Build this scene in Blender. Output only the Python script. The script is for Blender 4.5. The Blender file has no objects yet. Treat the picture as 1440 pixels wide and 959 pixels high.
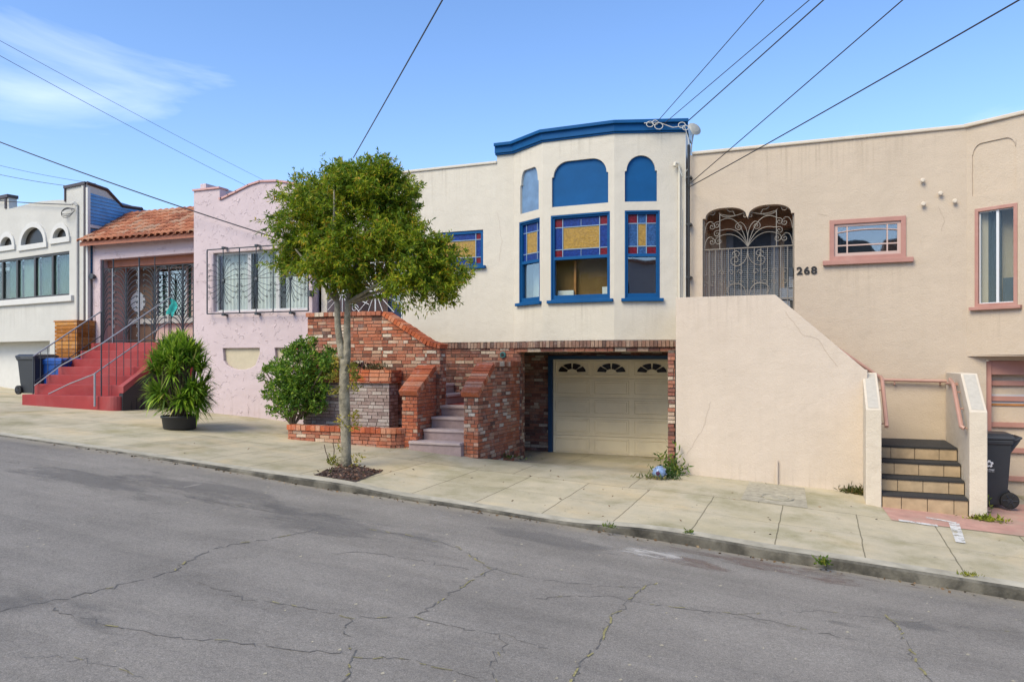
import bpy, bmesh, math, random
from mathutils import Vector, Matrix
from mathutils.geometry import tessellate_polygon
R = math.radians
random.seed(7)
scene = bpy.context.scene
# ---------------------------------------------------------------- camera
# z = 0 is the height of the lens; the facades run along X, the street falls towards +X
FPX = 1071.0
YAW = math.atan(430 / FPX)
cam_d = bpy.data.cameras.new("camera")
cam = bpy.data.objects.new("camera", cam_d)
scene.collection.objects.link(cam)
cam_d.sensor_width = 36.0
cam_d.lens = 36.0 * FPX / 1440.0
cam_d.shift_y = 27.5 / 1440.0
cam_d.clip_end = 4000
cam.location = (0, 0, 0)
cam.rotation_euler = (R(90), 0, YAW)
scene.camera = cam
# ---------------------------------------------------------------- light
SUN_EL, SUN_AZ = 45.0, 202.0      # azimuth clockwise from +Y: the sun stands behind the camera, to its left
world = bpy.data.worlds.new("World")
scene.world = world
world.use_nodes = True
wn, wl = world.node_tree.nodes, world.node_tree.links
wn.clear()
sky = wn.new("ShaderNodeTexSky")
sky.sky_type = 'NISHITA'
sky.sun_disc = False
sky.sun_elevation = R(SUN_EL)
sky.sun_rotation = R(SUN_AZ)
sky.air_density = 1.0
sky.dust_density = 0.6
sky.ozone_density = 2.0
tc = wn.new("ShaderNodeTexCoord")
mp = wn.new("ShaderNodeMapping")
mp.inputs['Rotation'].default_value = (0.0, R(10), R(20))
mp.inputs['Scale'].default_value = (1.1, 2.2, 5.5)
mp.inputs['Location'].default_value = (7.3, 2.2, 0.3)
vr = wn.new("ShaderNodeVectorRotate")
vr.rotation_type = 'Z_AXIS'
vr.inputs['Angle'].default_value = R(-12)
va = wn.new("ShaderNodeVectorMath")
va.inputs[1].default_value = (0, 0, .07)
nz = wn.new("ShaderNodeTexNoise")
nz.inputs['Scale'].default_value = 1.35
nz.inputs['Detail'].default_value = 7
nz.inputs['Roughness'].default_value = 0.52
nz.inputs['Distortion'].default_value = 0.55
rp = wn.new("ShaderNodeValToRGB")
rp.color_ramp.elements[0].position = 0.56
rp.color_ramp.elements[0].color = (0, 0, 0, 1)
rp.color_ramp.elements[1].position = 0.90
rp.color_ramp.elements[1].color = (0.6, 0.6, 0.6, 1)
mx = wn.new("ShaderNodeMix")
mx.data_type = 'RGBA'
mx.inputs['B'].default_value = (7.2, 7.8, 8.6, 1)
gm = wn.new("ShaderNodeHueSaturation")
gm.inputs['Saturation'].default_value = 1.14
gm.inputs['Value'].default_value = 1.0
bg = wn.new("ShaderNodeBackground")
bg.inputs['Strength'].default_value = 0.15
wo = wn.new("ShaderNodeOutputWorld")
wl.new(tc.outputs['Generated'], vr.inputs['Vector'])
wl.new(vr.outputs['Vector'], va.inputs[0])
wl.new(va.outputs['Vector'], mp.inputs['Vector'])
wl.new(mp.outputs['Vector'], nz.inputs['Vector'])
wl.new(nz.outputs['Fac'], rp.inputs['Fac'])
wl.new(rp.outputs['Color'], mx.inputs['Factor'])
wl.new(sky.outputs['Color'], gm.inputs['Color'])
wl.new(gm.outputs['Color'], mx.inputs['A'])
tn = wn.new("ShaderNodeMix"); tn.data_type = 'RGBA'; tn.blend_type = 'MULTIPLY'; tn.inputs['Factor'].default_value = 1; tn.inputs['B'].default_value = (.96, .93, 1.0, 1)
wl.new(mx.outputs['Result'], tn.inputs['A'])
wl.new(tn.outputs['Result'], bg.inputs['Color'])
wl.new(bg.outputs['Background'], wo.inputs['Surface'])
sun_d = bpy.data.lights.new("sun", 'SUN')
sun_d.energy = 2.2
sun_d.angle = R(35)
sun_d.color = (1.0, 0.885, 0.62)
sun = bpy.data.objects.new("sun", sun_d)
scene.collection.objects.link(sun)
az, el = R(SUN_AZ), R(SUN_EL)
sv = Vector((math.sin(az) * math.cos(el), math.cos(az) * math.cos(el), math.sin(el)))
sun.rotation_euler = sv.to_track_quat('Z', 'Y').to_euler()
scene.view_settings.view_transform = 'Standard'
scene.view_settings.look = 'None'
scene.view_settings.gamma = 1.0
scene.view_settings.exposure = 0.80
scene.view_settings.use_curve_mapping = False

# ---------------------------------------------------------------- helpers
TS, TC = math.sin(YAW), math.cos(YAW)
def ray(x, y):
    """direction through a photo pixel (1440 wide)"""
    u = (x - 720) / FPX
    return Vector((-TS + u * TC, TC + u * TS, (507 - y) / FPX))
def P(x, y, Y):
    d = ray(x, y)
    return d * (Y / d.y)

class Frame:
    """a vertical plane: u along it, v = z, d = depth into it (away from the street)"""
    def __init__(s, x, y, deg=0.0):
        a = R(deg)
        s.o = Vector((x, y, 0)); s.t = Vector((math.cos(a), math.sin(a), 0)); s.n = Vector((-math.sin(a), math.cos(a), 0))
    def pt(s, u, v, d=0.0):
        return s.o + s.t * u + s.n * d + Vector((0, 0, v))
    def px(s, x, y, d=0.0):
        r = ray(x, y)
        k = ((s.o + s.n * d).dot(s.n)) / r.dot(s.n)
        p = r * k - s.o
        return (p.dot(s.t), p.z)
    def U(s, x, d=0.0): return s.px(x, 507, d)[0]
    def V(s, x, y, d=0.0): return s.px(x, y, d)[1]

WL = {}
def wloc(o): return WL.get(o.name, Vector((0, 0, 0)))
def tag(o, label=None, cat=None, group=None, kind=None):
    if label: o['label'] = label
    if cat: o['category'] = cat
    if group: o['group'] = group
    if kind: o['kind'] = kind
    return o
def thing(name, label, cat, loc, group=None):
    o = bpy.data.objects.new(name, None)
    o.empty_display_size = 0.2
    scene.collection.objects.link(o)
    o.location = loc
    WL[o.name] = Vector(loc)
    return tag(o, label, cat, group)

class MB:
    def __init__(s): s.v = []; s.f = []; s.smooth = False
    def add(s, pts, faces):
        b = len(s.v)
        s.v.extend(Vector(p) for p in pts)
        s.f.extend(tuple(b + i for i in f) for f in faces)
        return s
    def box(s, x0, x1, y0, y1, z0, z1):
        return s.add([(x0,y0,z0),(x1,y0,z0),(x1,y1,z0),(x0,y1,z0),(x0,y0,z1),(x1,y0,z1),(x1,y1,z1),(x0,y1,z1)],
                     [(0,3,2,1),(4,5,6,7),(0,1,5,4),(1,2,6,5),(2,3,7,6),(3,0,4,7)])
    def fbox(s, fr, u0, u1, v0, v1, d0, d1):
        return s.add([fr.pt(u, v, d) for v in (v0, v1) for (u, d) in ((u0,d0),(u1,d0),(u1,d1),(u0,d1))],
                     [(0,3,2,1),(4,5,6,7),(0,1,5,4),(1,2,6,5),(2,3,7,6),(3,0,4,7)])
    def panel(s, fr, outer, holes=(), d0=0.0, d1=0.2):
        """polygon with holes in the frame's plane, extruded d0..d1"""
        loops = [list(outer)] + [list(h) for h in holes]
        flat = [p for l in loops for p in l]
        tris = tessellate_polygon([[Vector((p[0], p[1], 0)) for p in l] for l in loops])
        n = len(flat)
        pts = [fr.pt(p[0], p[1], d0) for p in flat] + [fr.pt(p[0], p[1], d1) for p in flat]
        fs = []
        for t in tris:
            fs.append((t[0], t[1], t[2])); fs.append((n + t[0], n + t[2], n + t[1]))
        i = 0
        for l in loops:
            m = len(l)
            for k in range(m):
                a, b = i + k, i + (k + 1) % m
                fs.append((a, b, n + b, n + a))
            i += m
        return s.add(pts, fs)
    def prism(s, poly, z0, z1):
        n = len(poly)
        pts = [(p[0], p[1], z0) for p in poly] + [(p[0], p[1], z1) for p in poly]
        return s.add(pts, [tuple(range(n))[::-1], tuple(range(n, 2 * n))] + [(k, (k+1) % n, n + (k+1) % n, n + k) for k in range(n)])
    def tube(s, pts, r, n=6, closed=False, r1=None):
        pts = [Vector(p) for p in pts]
        m = len(pts)
        if m < 2: return s
        base = len(s.v); up = None
        for i, p in enumerate(pts):
            if closed: t = (pts[(i+1) % m] - pts[i-1])
            else: t = pts[min(i+1, m-1)] - pts[max(i-1, 0)]
            if t.length < 1e-9: t = Vector((0, 0, 1))
            t.normalize()
            if up is None:
                up = Vector((0, 0, 1)) if abs(t.z) < .9 else Vector((1, 0, 0))
            a = up - t * up.dot(t)
            if a.length < 1e-6: a = Vector((0, 1, 0)) - t * t.y
            a.normalize(); up = a; b = t.cross(a)
            rr = r(i / (m - 1)) if callable(r) else (r if r1 is None else r + (r1 - r) * i / (m - 1))
            for k in range(n):
                an = 2 * math.pi * k / n
                s.v.append(p + a * (math.cos(an) * rr) + b * (math.sin(an) * rr))
        rings = m if closed else m - 1
        for i in range(rings):
            for k in range(n):
                a0 = base + i * n; a1 = base + ((i + 1) % m) * n
                s.f.append((a0 + k, a0 + (k+1) % n, a1 + (k+1) % n, a1 + k))
        if not closed:
            s.f.append(tuple(base + k for k in range(n))[::-1])
            s.f.append(tuple(base + (m-1) * n + k for k in range(n)))
        return s
    def lathe(s, c, prof, n=20, axis='z'):
        base = len(s.v); c = Vector(c)
        for (r, h) in prof:
            for k in range(n):
                a = 2 * math.pi * k / n
                q = {'z': (r*math.cos(a), r*math.sin(a), h), 'y': (r*math.cos(a), h, r*math.sin(a)), 'x': (h, r*math.cos(a), r*math.sin(a))}[axis]
                s.v.append(c + Vector(q))
        for i in range(len(prof) - 1):
            for k in range(n):
                s.f.append((base+i*n+k, base+i*n+(k+1) % n, base+(i+1)*n+(k+1) % n, base+(i+1)*n+k))
        s.f.append(tuple(base + k for k in range(n))[::-1]); s.f.append(tuple(base + (len(prof)-1)*n + k for k in range(n)))
        return s
    def build(s, name, mat, parent=None, bevel=0.0, recalc=True, smooth=None, loc=None):
        me = bpy.data.meshes.new(name)
        if parent is not None: off = wloc(parent)
        elif loc is not None: off = Vector(loc)
        else:
            xs = [v.x for v in s.v]; ys = [v.y for v in s.v]; zs = [v.z for v in s.v]
            off = Vector(((min(xs)+max(xs))/2, (min(ys)+max(ys))/2, min(zs)))
        me.from_pydata([tuple(v - off) for v in s.v], [], s.f)
        if recalc or bevel:
            bm = bmesh.new(); bm.from_mesh(me)
            bmesh.ops.recalc_face_normals(bm, faces=bm.faces)
            bm.to_mesh(me); bm.free()
        me.update()
        uvl = me.uv_layers.new(name="UVMap")
        uv = [0.0] * (2 * len(me.loops))
        for p in me.polygons:
            n = p.normal
            if abs(n.z) > .75:
                for li in p.loop_indices:
                    c = me.vertices[me.loops[li].vertex_index].co
                    uv[2*li] = c.x + off.x; uv[2*li+1] = c.y + off.y
            else:
                tx, ty = -n.y, n.x
                L = math.hypot(tx, ty) or 1
                for li in p.loop_indices:
                    c = me.vertices[me.loops[li].vertex_index].co
                    uv[2*li] = ((c.x + off.x) * tx + (c.y + off.y) * ty) / L; uv[2*li+1] = c.z
        uvl.data.foreach_set("uv", uv)
        if s.smooth if smooth is None else smooth:
            me.polygons.foreach_set("use_smooth", [True] * len(me.polygons))
        o = bpy.data.objects.new(name, me)
        scene.collection.objects.link(o)
        me.materials.append(mat)
        if parent is not None:
            o.parent = parent
            WL[o.name] = off.copy()
        else:
            o.location = off
            WL[o.name] = off.copy()
        if bevel:
            b = o.modifiers.new("soft", 'BEVEL'); b.width = bevel; b.segments = 2; b.limit_method = 'ANGLE'; b.angle_limit = R(40)
        return o

def arc(cx, cy, rx, ry, a0, a1, n=10):
    return [(cx + rx * math.cos(R(a0 + (a1 - a0) * i / n)), cy + ry * math.sin(R(a0 + (a1 - a0) * i / n))) for i in range(n + 1)]
def rect(u0, u1, v0, v1): return [(u0, v0), (u1, v0), (u1, v1), (u0, v1)]
def spiral(cx, cy, r, turns, a0, sgn=1, n=14):
    """from the outside in"""
    o = []
    for i in range(n + 1):
        t = i / n
        rr = r * (1 - .85 * t); a = a0 + sgn * turns * 2 * math.pi * t
        o.append((cx + rr * math.cos(a), cy + rr * math.sin(a)))
    return o
def bez(p0, p1, p2, n=8):
    return [tuple((1-t)**2 * a + 2*t*(1-t) * b + t*t * c for a, b, c in zip(p0, p1, p2)) for t in [i / n for i in range(n + 1)]]
def interp(tab, x):
    if x <= tab[0][0]: return tab[0][1]
    for (a, b), (c, d) in zip(tab, tab[1:]):
        if x <= c: return b + (d - b) * (x - a) / (c - a)
    return tab[-1][1]

# ---------------------------------------------------------------- materials
def newmat(name):
    m = bpy.data.materials.new(name); m.use_nodes = True
    nt = m.node_tree; b = nt.nodes['Principled BSDF']
    return m, nt, nt.nodes, nt.links, b
def N(nodes, typ, **kw):
    n = nodes.new(typ)
    for k, v in kw.items():
        if k in n.inputs: n.inputs[k].default_value = v
        else: setattr(n, k, v)
    return n
def ramp(nodes, stops, interp_='LINEAR'):
    r = nodes.new("ShaderNodeValToRGB"); cr = r.color_ramp; cr.interpolation = interp_
    while len(cr.elements) < len(stops): cr.elements.new(.5)
    for e, (p, c) in zip(cr.elements, stops):
        e.position = p; e.color = (*c, 1) if len(c) == 3 else c
    return r
def mixc(nodes, links, fac, a, b, mode='MIX'):
    m = nodes.new("ShaderNodeMix"); m.data_type = 'RGBA'; m.blend_type = mode
    for s, v in (('Factor', fac), ('A', a), ('B', b)):
        if hasattr(v, 'links') or hasattr(v, 'is_linked'): links.new(v, m.inputs[s])
        else: m.inputs[s].default_value = v if s == 'Factor' else (*v, 1)
    return m.outputs['Result']
def simple(name, col, rough=.6, metal=0.0, var=.0, scale=6, bump=0.0, bscale=60, dist=.004, stain=None, stain_amt=.0, stain_scale=1.2, detail=6, spec=None):
    m, nt, n, l, b = newmat(name)
    b.inputs['Roughness'].default_value = rough; b.inputs['Metallic'].default_value = metal
    if spec is not None: b.inputs['Specular IOR Level'].default_value = spec
    t = N(n, "ShaderNodeTexCoord")
    c = None
    if var > 0:
        z = N(n, "ShaderNodeTexNoise", Scale=scale, Detail=detail, Roughness=.6); l.new(t.outputs['Object'], z.inputs['Vector'])
        r = ramp(n, [(.3, tuple(max(0, x * (1 - var)) for x in col)), (.7, tuple(min(1, x * (1 + var * .6)) for x in col))])
        l.new(z.outputs['Fac'], r.inputs['Fac']); c = r.outputs['Color']
    if stain:
        z = N(n, "ShaderNodeTexNoise", Scale=stain_scale, Detail=8, Roughness=.65, Distortion=.4); l.new(t.outputs['Object'], z.inputs['Vector'])
        r = ramp(n, [(.48, (0, 0, 0)), (.75, (stain_amt,) * 3)]); l.new(z.outputs['Fac'], r.inputs['Fac'])
        c = mixc(n, l, r.outputs['Color'], c if c else col, stain)
    if c: l.new(c, b.inputs['Base Color'])
    else: b.inputs['Base Color'].default_value = (*col, 1)
    if bump:
        z = N(n, "ShaderNodeTexNoise", Scale=bscale, Detail=6, Roughness=.6); l.new(t.outputs['Object'], z.inputs['Vector'])
        bp = N(n, "ShaderNodeBump", Strength=bump, Distance=dist); l.new(z.outputs['Fac'], bp.inputs['Height']); l.new(bp.outputs['Normal'], b.inputs['Normal'])
    return m

def stucco(name, col, dirt=(.30, .25, .18), dirt_amt=.25, rough_scale=45, dist=.006, trowel=0.0, drip=.35):
    """painted render: fine grain, soft waviness, faint vertical water marks; trowel > 0 adds thick swirls"""
    m, nt, n, l, b = newmat(name)
    b.inputs['Roughness'].default_value = .85; b.inputs['Specular IOR Level'].default_value = .25
    t = N(n, "ShaderNodeTexCoord")
    z1 = N(n, "ShaderNodeTexNoise", Scale=.9, Detail=6, Roughness=.6); l.new(t.outputs['Object'], z1.inputs['Vector'])
    r1 = ramp(n, [(.3, tuple(x * .93 for x in col)), (.7, tuple(min(1, x * 1.03) for x in col))]); l.new(z1.outputs['Fac'], r1.inputs['Fac'])
    mpn = N(n, "ShaderNodeMapping"); mpn.inputs['Scale'].default_value = (7, 7, .55); l.new(t.outputs['Object'], mpn.inputs['Vector'])
    z2 = N(n, "ShaderNodeTexNoise", Scale=1.0, Detail=7, Roughness=.62); l.new(mpn.outputs['Vector'], z2.inputs['Vector'])
    r2 = ramp(n, [(.5, (0, 0, 0)), (.8, (drip,) * 3)]); l.new(z2.outputs['Fac'], r2.inputs['Fac'])
    c = mixc(n, l, r2.outputs['Color'], r1.outputs['Color'], tuple(x * .8 + d * .2 for x, d in zip(col, dirt)))
    z3 = N(n, "ShaderNodeTexNoise", Scale=2.3, Detail=9, Roughness=.7, Distortion=.6); l.new(t.outputs['Object'], z3.inputs['Vector'])
    r3 = ramp(n, [(.58, (0, 0, 0)), (.85, (dirt_amt,) * 3)]); l.new(z3.outputs['Fac'], r3.inputs['Fac'])
    c = mixc(n, l, r3.outputs['Color'], c, dirt)
    l.new(c, b.inputs['Base Color'])
    g = N(n, "ShaderNodeTexNoise", Scale=rough_scale, Detail=5, Roughness=.65); l.new(t.outputs['Object'], g.inputs['Vector'])
    g2 = N(n, "ShaderNodeTexNoise", Scale=4, Detail=3); l.new(t.outputs['Object'], g2.inputs['Vector'])
    b1 = N(n, "ShaderNodeBump", Strength=.55, Distance=dist); l.new(g.outputs['Fac'], b1.inputs['Height'])
    b2 = N(n, "ShaderNodeBump", Strength=.5, Distance=.03); l.new(g2.outputs['Fac'], b2.inputs['Height']); l.new(b1.outputs['Normal'], b2.inputs['Normal'])
    out = b2
    if trowel:
        dn = N(n, "ShaderNodeTexNoise", Scale=2.2, Detail=3); l.new(t.outputs['Object'], dn.inputs['Vector'])
        ms = N(n, "ShaderNodeMapping"); ms.inputs['Scale'].default_value = (1, 1, 1.2); l.new(t.outputs['Object'], ms.inputs['Vector'])
        ad = mixc(n, l, .22, ms.outputs['Vector'], dn.outputs['Color'])
        vo = N(n, "ShaderNodeTexVoronoi", Scale=3.4, feature='SMOOTH_F1'); vo.inputs['Smoothness'].default_value = .12; l.new(ad, vo.inputs['Vector'])
        v2 = N(n, "ShaderNodeTexNoise", Scale=3.6, Detail=2, Distortion=1.6); l.new(t.outputs['Object'], v2.inputs['Vector'])
        rr0 = ramp(n, [(.475, (0,)*3), (.50, (1,)*3), (.51, (.2,)*3), (.56, (.0,)*3)]); l.new(v2.outputs['Fac'], rr0.inputs['Fac'])
        v3 = N(n, "ShaderNodeTexNoise", Scale=6.5, Detail=2); l.new(t.outputs['Object'], v3.inputs['Vector'])
        rm_ = ramp(n, [(.52, (0,)*3), (.60, (1,)*3)]); l.new(v3.outputs['Fac'], rm_.inputs['Fac'])
        rr = N(n, "ShaderNodeMix"); rr.data_type = 'RGBA'; rr.blend_type = 'MULTIPLY'; rr.inputs['Factor'].default_value = 1; l.new(rr0.outputs['Color'], rr.inputs['A']); l.new(rm_.outputs['Color'], rr.inputs['B'])
        b3 = N(n, "ShaderNodeBump", Strength=trowel * .25, Distance=.03); l.new(vo.outputs['Distance'], b3.inputs['Height']); l.new(b2.outputs['Normal'], b3.inputs['Normal'])
        b4 = N(n, "ShaderNodeBump", Strength=trowel, Distance=.03); l.new(rr.outputs['Result'], b4.inputs['Height']); l.new(b3.outputs['Normal'], b4.inputs['Normal'])
        out = b4
    l.new(out.outputs['Normal'], b.inputs['Normal'])
    return m

def brickmat(name, stops, haze=(.42, .38, .36), haze_amt=.0, orange=.5):
    m, nt, n, l, b = newmat(name)
    b.inputs['Roughness'].default_value = .9; b.inputs['Specular IOR Level'].default_value = .2
    g = N(n, "ShaderNodeNewGeometry"); t = N(n, "ShaderNodeTexCoord")
    r = ramp(n, stops); l.new(g.outputs['Random Per Island'], r.inputs['Fac'])
    z = N(n, "ShaderNodeTexNoise", Scale=38, Detail=7, Roughness=.7); l.new(t.outputs['Object'], z.inputs['Vector'])
    rz = ramp(n, [(.28, (.42,)*3), (.6, (1.0,)*3), (.78, (1.35,)*3)]); l.new(z.outputs['Fac'], rz.inputs['Fac'])
    c = mixc(n, l, .8, r.outputs['Color'], rz.outputs['Color'], 'MULTIPLY')
    zo = N(n, "ShaderNodeTexNoise", Scale=1.15, Detail=4, Roughness=.55); l.new(t.outputs['Object'], zo.inputs['Vector'])
    ro = ramp(n, [(.52, (0, 0, 0)), (.68, (orange,) * 3)]); l.new(zo.outputs['Fac'], ro.inputs['Fac'])
    c = mixc(n, l, ro.outputs['Color'], c, (.52, .13, .04))
    zw = N(n, "ShaderNodeTexNoise", Scale=5.5, Detail=8, Roughness=.75); l.new(t.outputs['Object'], zw.inputs['Vector'])
    rw = ramp(n, [(.52, (haze_amt * .35,) * 3), (.72, (max(haze_amt, .45),) * 3)]); l.new(zw.outputs['Fac'], rw.inputs['Fac'])
    c = mixc(n, l, rw.outputs['Color'], c, haze)
    l.new(c, b.inputs['Base Color'])
    bp = N(n, "ShaderNodeBump", Strength=.7, Distance=.006); l.new(z.outputs['Fac'], bp.inputs['Height']); l.new(bp.outputs['Normal'], b.inputs['Normal'])
    return m

def leafmat(name, stops, trans=.35, rough=.5):
    m, nt, n, l, b = newmat(name)
    g = N(n, "ShaderNodeNewGeometry"); r0 = ramp(n, stops); l.new(g.outputs['Random Per Island'], r0.inputs['Fac'])
    tcn = N(n, "ShaderNodeTexCoord"); zc = N(n, "ShaderNodeTexNoise", Scale=3.2, Detail=3); l.new(tcn.outputs['Object'], zc.inputs['Vector'])
    rc0 = ramp(n, [(.36, (.62, .72, .75)), (.5, (1, 1, 1)), (.64, (1.35, 1.2, 1.0))]); l.new(zc.outputs['Fac'], rc0.inputs['Fac'])
    mxx = N(n, "ShaderNodeMix"); mxx.data_type = 'RGBA'; mxx.blend_type = 'MULTIPLY'; mxx.inputs['Factor'].default_value = 1; l.new(r0.outputs['Color'], mxx.inputs['A']); l.new(rc0.outputs['Color'], mxx.inputs['B'])
    class r: outputs = {'Color': mxx.outputs['Result']}
    b.inputs['Roughness'].default_value = rough; b.inputs['Specular IOR Level'].default_value = .35
    l.new(r.outputs['Color'], b.inputs['Base Color'])
    tr = N(n, "ShaderNodeBsdfTranslucent"); l.new(r.outputs['Color'], tr.inputs['Color'])
    ms = N(n, "ShaderNodeMixShader", Fac=trans); l.new(b.outputs['BSDF'], ms.inputs[1]); l.new(tr.outputs['BSDF'], ms.inputs[2])
    l.new(ms.outputs['Shader'], n['Material Output'].inputs['Surface'])
    return m

def glassmat(name, tint=(.9, .93, .92), refl=.02):
    m, nt, n, l, b = newmat(name)
    n.remove(b)
    tr = N(n, "ShaderNodeBsdfTransparent"); tr.inputs['Color'].default_value = (*tint, 1)
    gl = N(n, "ShaderNodeBsdfGlossy", Roughness=.02); gl.inputs['Color'].default_value = (.95, .97, 1, 1)
    t = N(n, "ShaderNodeTexCoord"); z = N(n, "ShaderNodeTexNoise", Scale=1.6, Detail=1); l.new(t.outputs['Object'], z.inputs['Vector'])
    bp = N(n, "ShaderNodeBump", Strength=.25, Distance=.02); l.new(z.outputs['Fac'], bp.inputs['Height']); l.new(bp.outputs['Normal'], gl.inputs['Normal'])
    lw = N(n, "ShaderNodeLayerWeight", Blend=.25)
    ma = N(n, "ShaderNodeMath", operation='MULTIPLY_ADD'); ma.inputs[1].default_value = .16; ma.inputs[2].default_value = refl; l.new(lw.outputs['Fresnel'], ma.inputs[0])
    ms = N(n, "ShaderNodeMixShader"); l.new(ma.outputs[0], ms.inputs[0]); l.new(tr.outputs[0], ms.inputs[1]); l.new(gl.outputs[0], ms.inputs[2])
    l.new(ms.outputs[0], n['Material Output'].inputs['Surface'])
    return m

M = {}
M['cream'] = stucco("cream_stucco", (.59, .55, .47), dirt_amt=.14, dist=.010, drip=.5)
M['beige'] = stucco("beige_stucco", (.535, .445, .345), dirt_amt=.2, dist=.014, drip=.55)
M['beige_light'] = stucco("light_beige_stucco", (.59, .505, .42), dirt_amt=.2, dist=.012, drip=.6)
M['beige_worn'] = stucco("worn_beige_render", (.62, .55, .45), dirt=(.3, .24, .18), dirt_amt=.45, dist=.012, drip=.7)
M['beige_patch'] = simple("bare_render_patch", (.47, .44, .38), .9, var=.1, scale=20, bump=.5, bscale=80)
M['pink'] = stucco("pink_stucco", (.55, .455, .47), dirt=(.36, .26, .27), dirt_amt=.3, trowel=.65, dist=.006)
M['white_house'] = stucco("white_stucco", (.50, .495, .465), dirt_amt=.08)
M['white_trim'] = simple("white_trim_paint", (.55, .545, .52), .6, var=.05)
M['blue'] = simple("blue_trim_paint", (.002, .075, .225), .65, var=.12, scale=3, bump=.2, bscale=25, spec=.2)
M['blue_glare'] = simple("sky_glare_blue_paint", (.13, .23, .38), .5, var=.3, scale=3.2, bump=.3, bscale=20, dist=.01)  # paler copy of the blue trim: bright sky glare put into the colour
M['navy'] = simple("navy_door_paint", (.012, .03, .10), .4)
M['brown_trim'] = simple("dark_brown_flashing", (.05, .035, .035), .5)
M['mortar'] = simple("brick_mortar", (.15, .115, .09), .95, var=.4, scale=14, bump=.8, bscale=90, dist=.006)
BS = [(0, (.11, .055, .04)), (.12, (.26, .08, .04)), (.34, (.41, .13, .07)), (.58, (.47, .18, .10)), (.72, (.40, .20, .13)), (.84, (.54, .33, .21)), (.93, (.66, .54, .42)), (1, (.66, .57, .47))]
M['brick'] = brickmat("old_red_brick", BS, haze_amt=.16, orange=.6)
BD = [(0, (.12, .06, .05)), (.3, (.26, .10, .07)), (.55, (.38, .16, .10)), (.75, (.32, .19, .14)), (.88, (.50, .38, .28)), (1, (.58, .50, .40))]
M['brick_dark'] = brickmat("brown_brick", BD, haze_amt=.1, orange=.1)
BO = [(0, (.32, .075, .035)), (.4, (.50, .125, .05)), (.8, (.58, .19, .09)), (1, (.58, .30, .19))]
M['brick_orange'] = brickmat("orange_coping_brick", BO, haze_amt=.06, orange=.6)
BG = [(0, (.20, .13, .12)), (.3, (.33, .23, .21)), (.6, (.38, .29, .27)), (.85, (.46, .39, .36)), (1, (.54, .48, .44))]
M['brick_grey'] = brickmat("whitewashed_brick", BG, haze_amt=.55, orange=.0)
BC = [(0, (.10, .06, .05)), (.3, (.22, .12, .09)), (.6, (.30, .17, .12)), (1, (.38, .27, .2))]
M['brick_course'] = brickmat("brown_soldier_brick", BC, haze_amt=.1, orange=.0)
M['garage_cream'] = simple("cream_garage_paint", (.86, .76, .54), .5, var=.05, scale=2, bump=.15, bscale=12, stain=(.40, .33, .22), stain_amt=.35)
M['dark_glass'] = simple("dark_glass", (.018, .014, .010), .25, spec=.3)
M['red_paint'] = simple("red_step_paint", (.28, .024, .025), .7, var=.15, scale=2.5, bump=.3, bscale=60, stain=(.30, .12, .12), stain_amt=.4)
M['black_panel'] = simple("black_panel_paint", (.02, .02, .025), .5)
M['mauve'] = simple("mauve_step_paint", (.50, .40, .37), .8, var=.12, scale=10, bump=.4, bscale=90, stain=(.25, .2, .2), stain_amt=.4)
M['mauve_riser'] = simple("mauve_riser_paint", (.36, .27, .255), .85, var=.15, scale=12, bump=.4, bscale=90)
M['red_tread'] = simple("red_landing_paint", (.33, .05, .04), .7, var=.15)
M['iron'] = simple("black_iron", (.045, .055, .065), .45, metal=.2)
M['iron_grey'] = simple("silver_grey_iron", (.30, .33, .36), .45, metal=.3)
M['iron_light'] = simple("pale_grey_iron", (.25, .225, .19), .5, metal=.1)
M['iron_white'] = simple("white_painted_wire", (.72, .74, .76), .45)
M['pink_paint'] = simple("dusty_pink_paint", (.40, .20, .16), .55, var=.1, scale=5, bump=.15, stain=(.55, .40, .33), stain_amt=.4)
M['pink_rail'] = simple("pink_rail_paint", (.42, .24, .19), .45, var=.08)
M['tile'] = None
M['terracotta'] = simple("terracotta_paint", (.40, .16, .10), .8, var=.1)
M['porch_pink'] = simple("dusty_rose_wall", (.74, .54, .47), .8, var=.08)
M['porch_tan'] = simple("tan_porch_wall", (.62, .47, .33), .85, var=.08)
M['curtain'] = simple("white_curtain", (.75, .75, .72), .9, var=.1, scale=3)
M['curtain_green'] = simple("grey_green_curtain", (.06, .12, .09), .9, var=.15, scale=3)
M['curtain_blue'] = simple("blue_grey_curtain", (.06, .08, .10), .9, var=.2, scale=5)
M['amber_room'] = simple("brown_room_wall", (.22, .12, .035), .8, var=.3, scale=2)
M['room_dark'] = simple("dark_room", (.03, .028, .025), .9)
M['glass'] = glassmat("window_glass")
M['glass_dark'] = glassmat("reflective_window_glass", (.8, .85, .85), .13)
M['st_blue'] = simple("blue_stained_glass", (.008, .035, .20), .3, spec=.25, var=.5, scale=30, bump=.4, bscale=40, dist=.01)
M['st_pale'] = simple("pale_blue_stained_glass", (.03, .09, .24), .3, spec=.25, var=.5, scale=30, bump=.4, bscale=40, dist=.01)
M['st_red'] = simple("red_stained_glass", (.15, .006, .015), .3, spec=.25, var=.5, scale=30, bump=.4, bscale=40, dist=.01)
M['st_amber'] = simple("amber_stained_glass", (.34, .205, .03), .12, var=.35, scale=24, bump=.5, bscale=45, dist=.01)
M['came'] = simple("pale_blue_came", (.20, .30, .42), .5)
M['plastic_black'] = simple("charcoal_bin_plastic", (.028, .032, .04), .45, var=.1)
M['plastic_blue'] = simple("blue_bin_plastic", (.01, .07, .30), .45, var=.1)
M['rubber'] = simple("black_rubber", (.015, .015, .016), .7)
M['white_mark'] = simple("white_print", (.75, .75, .75), .6)
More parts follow.
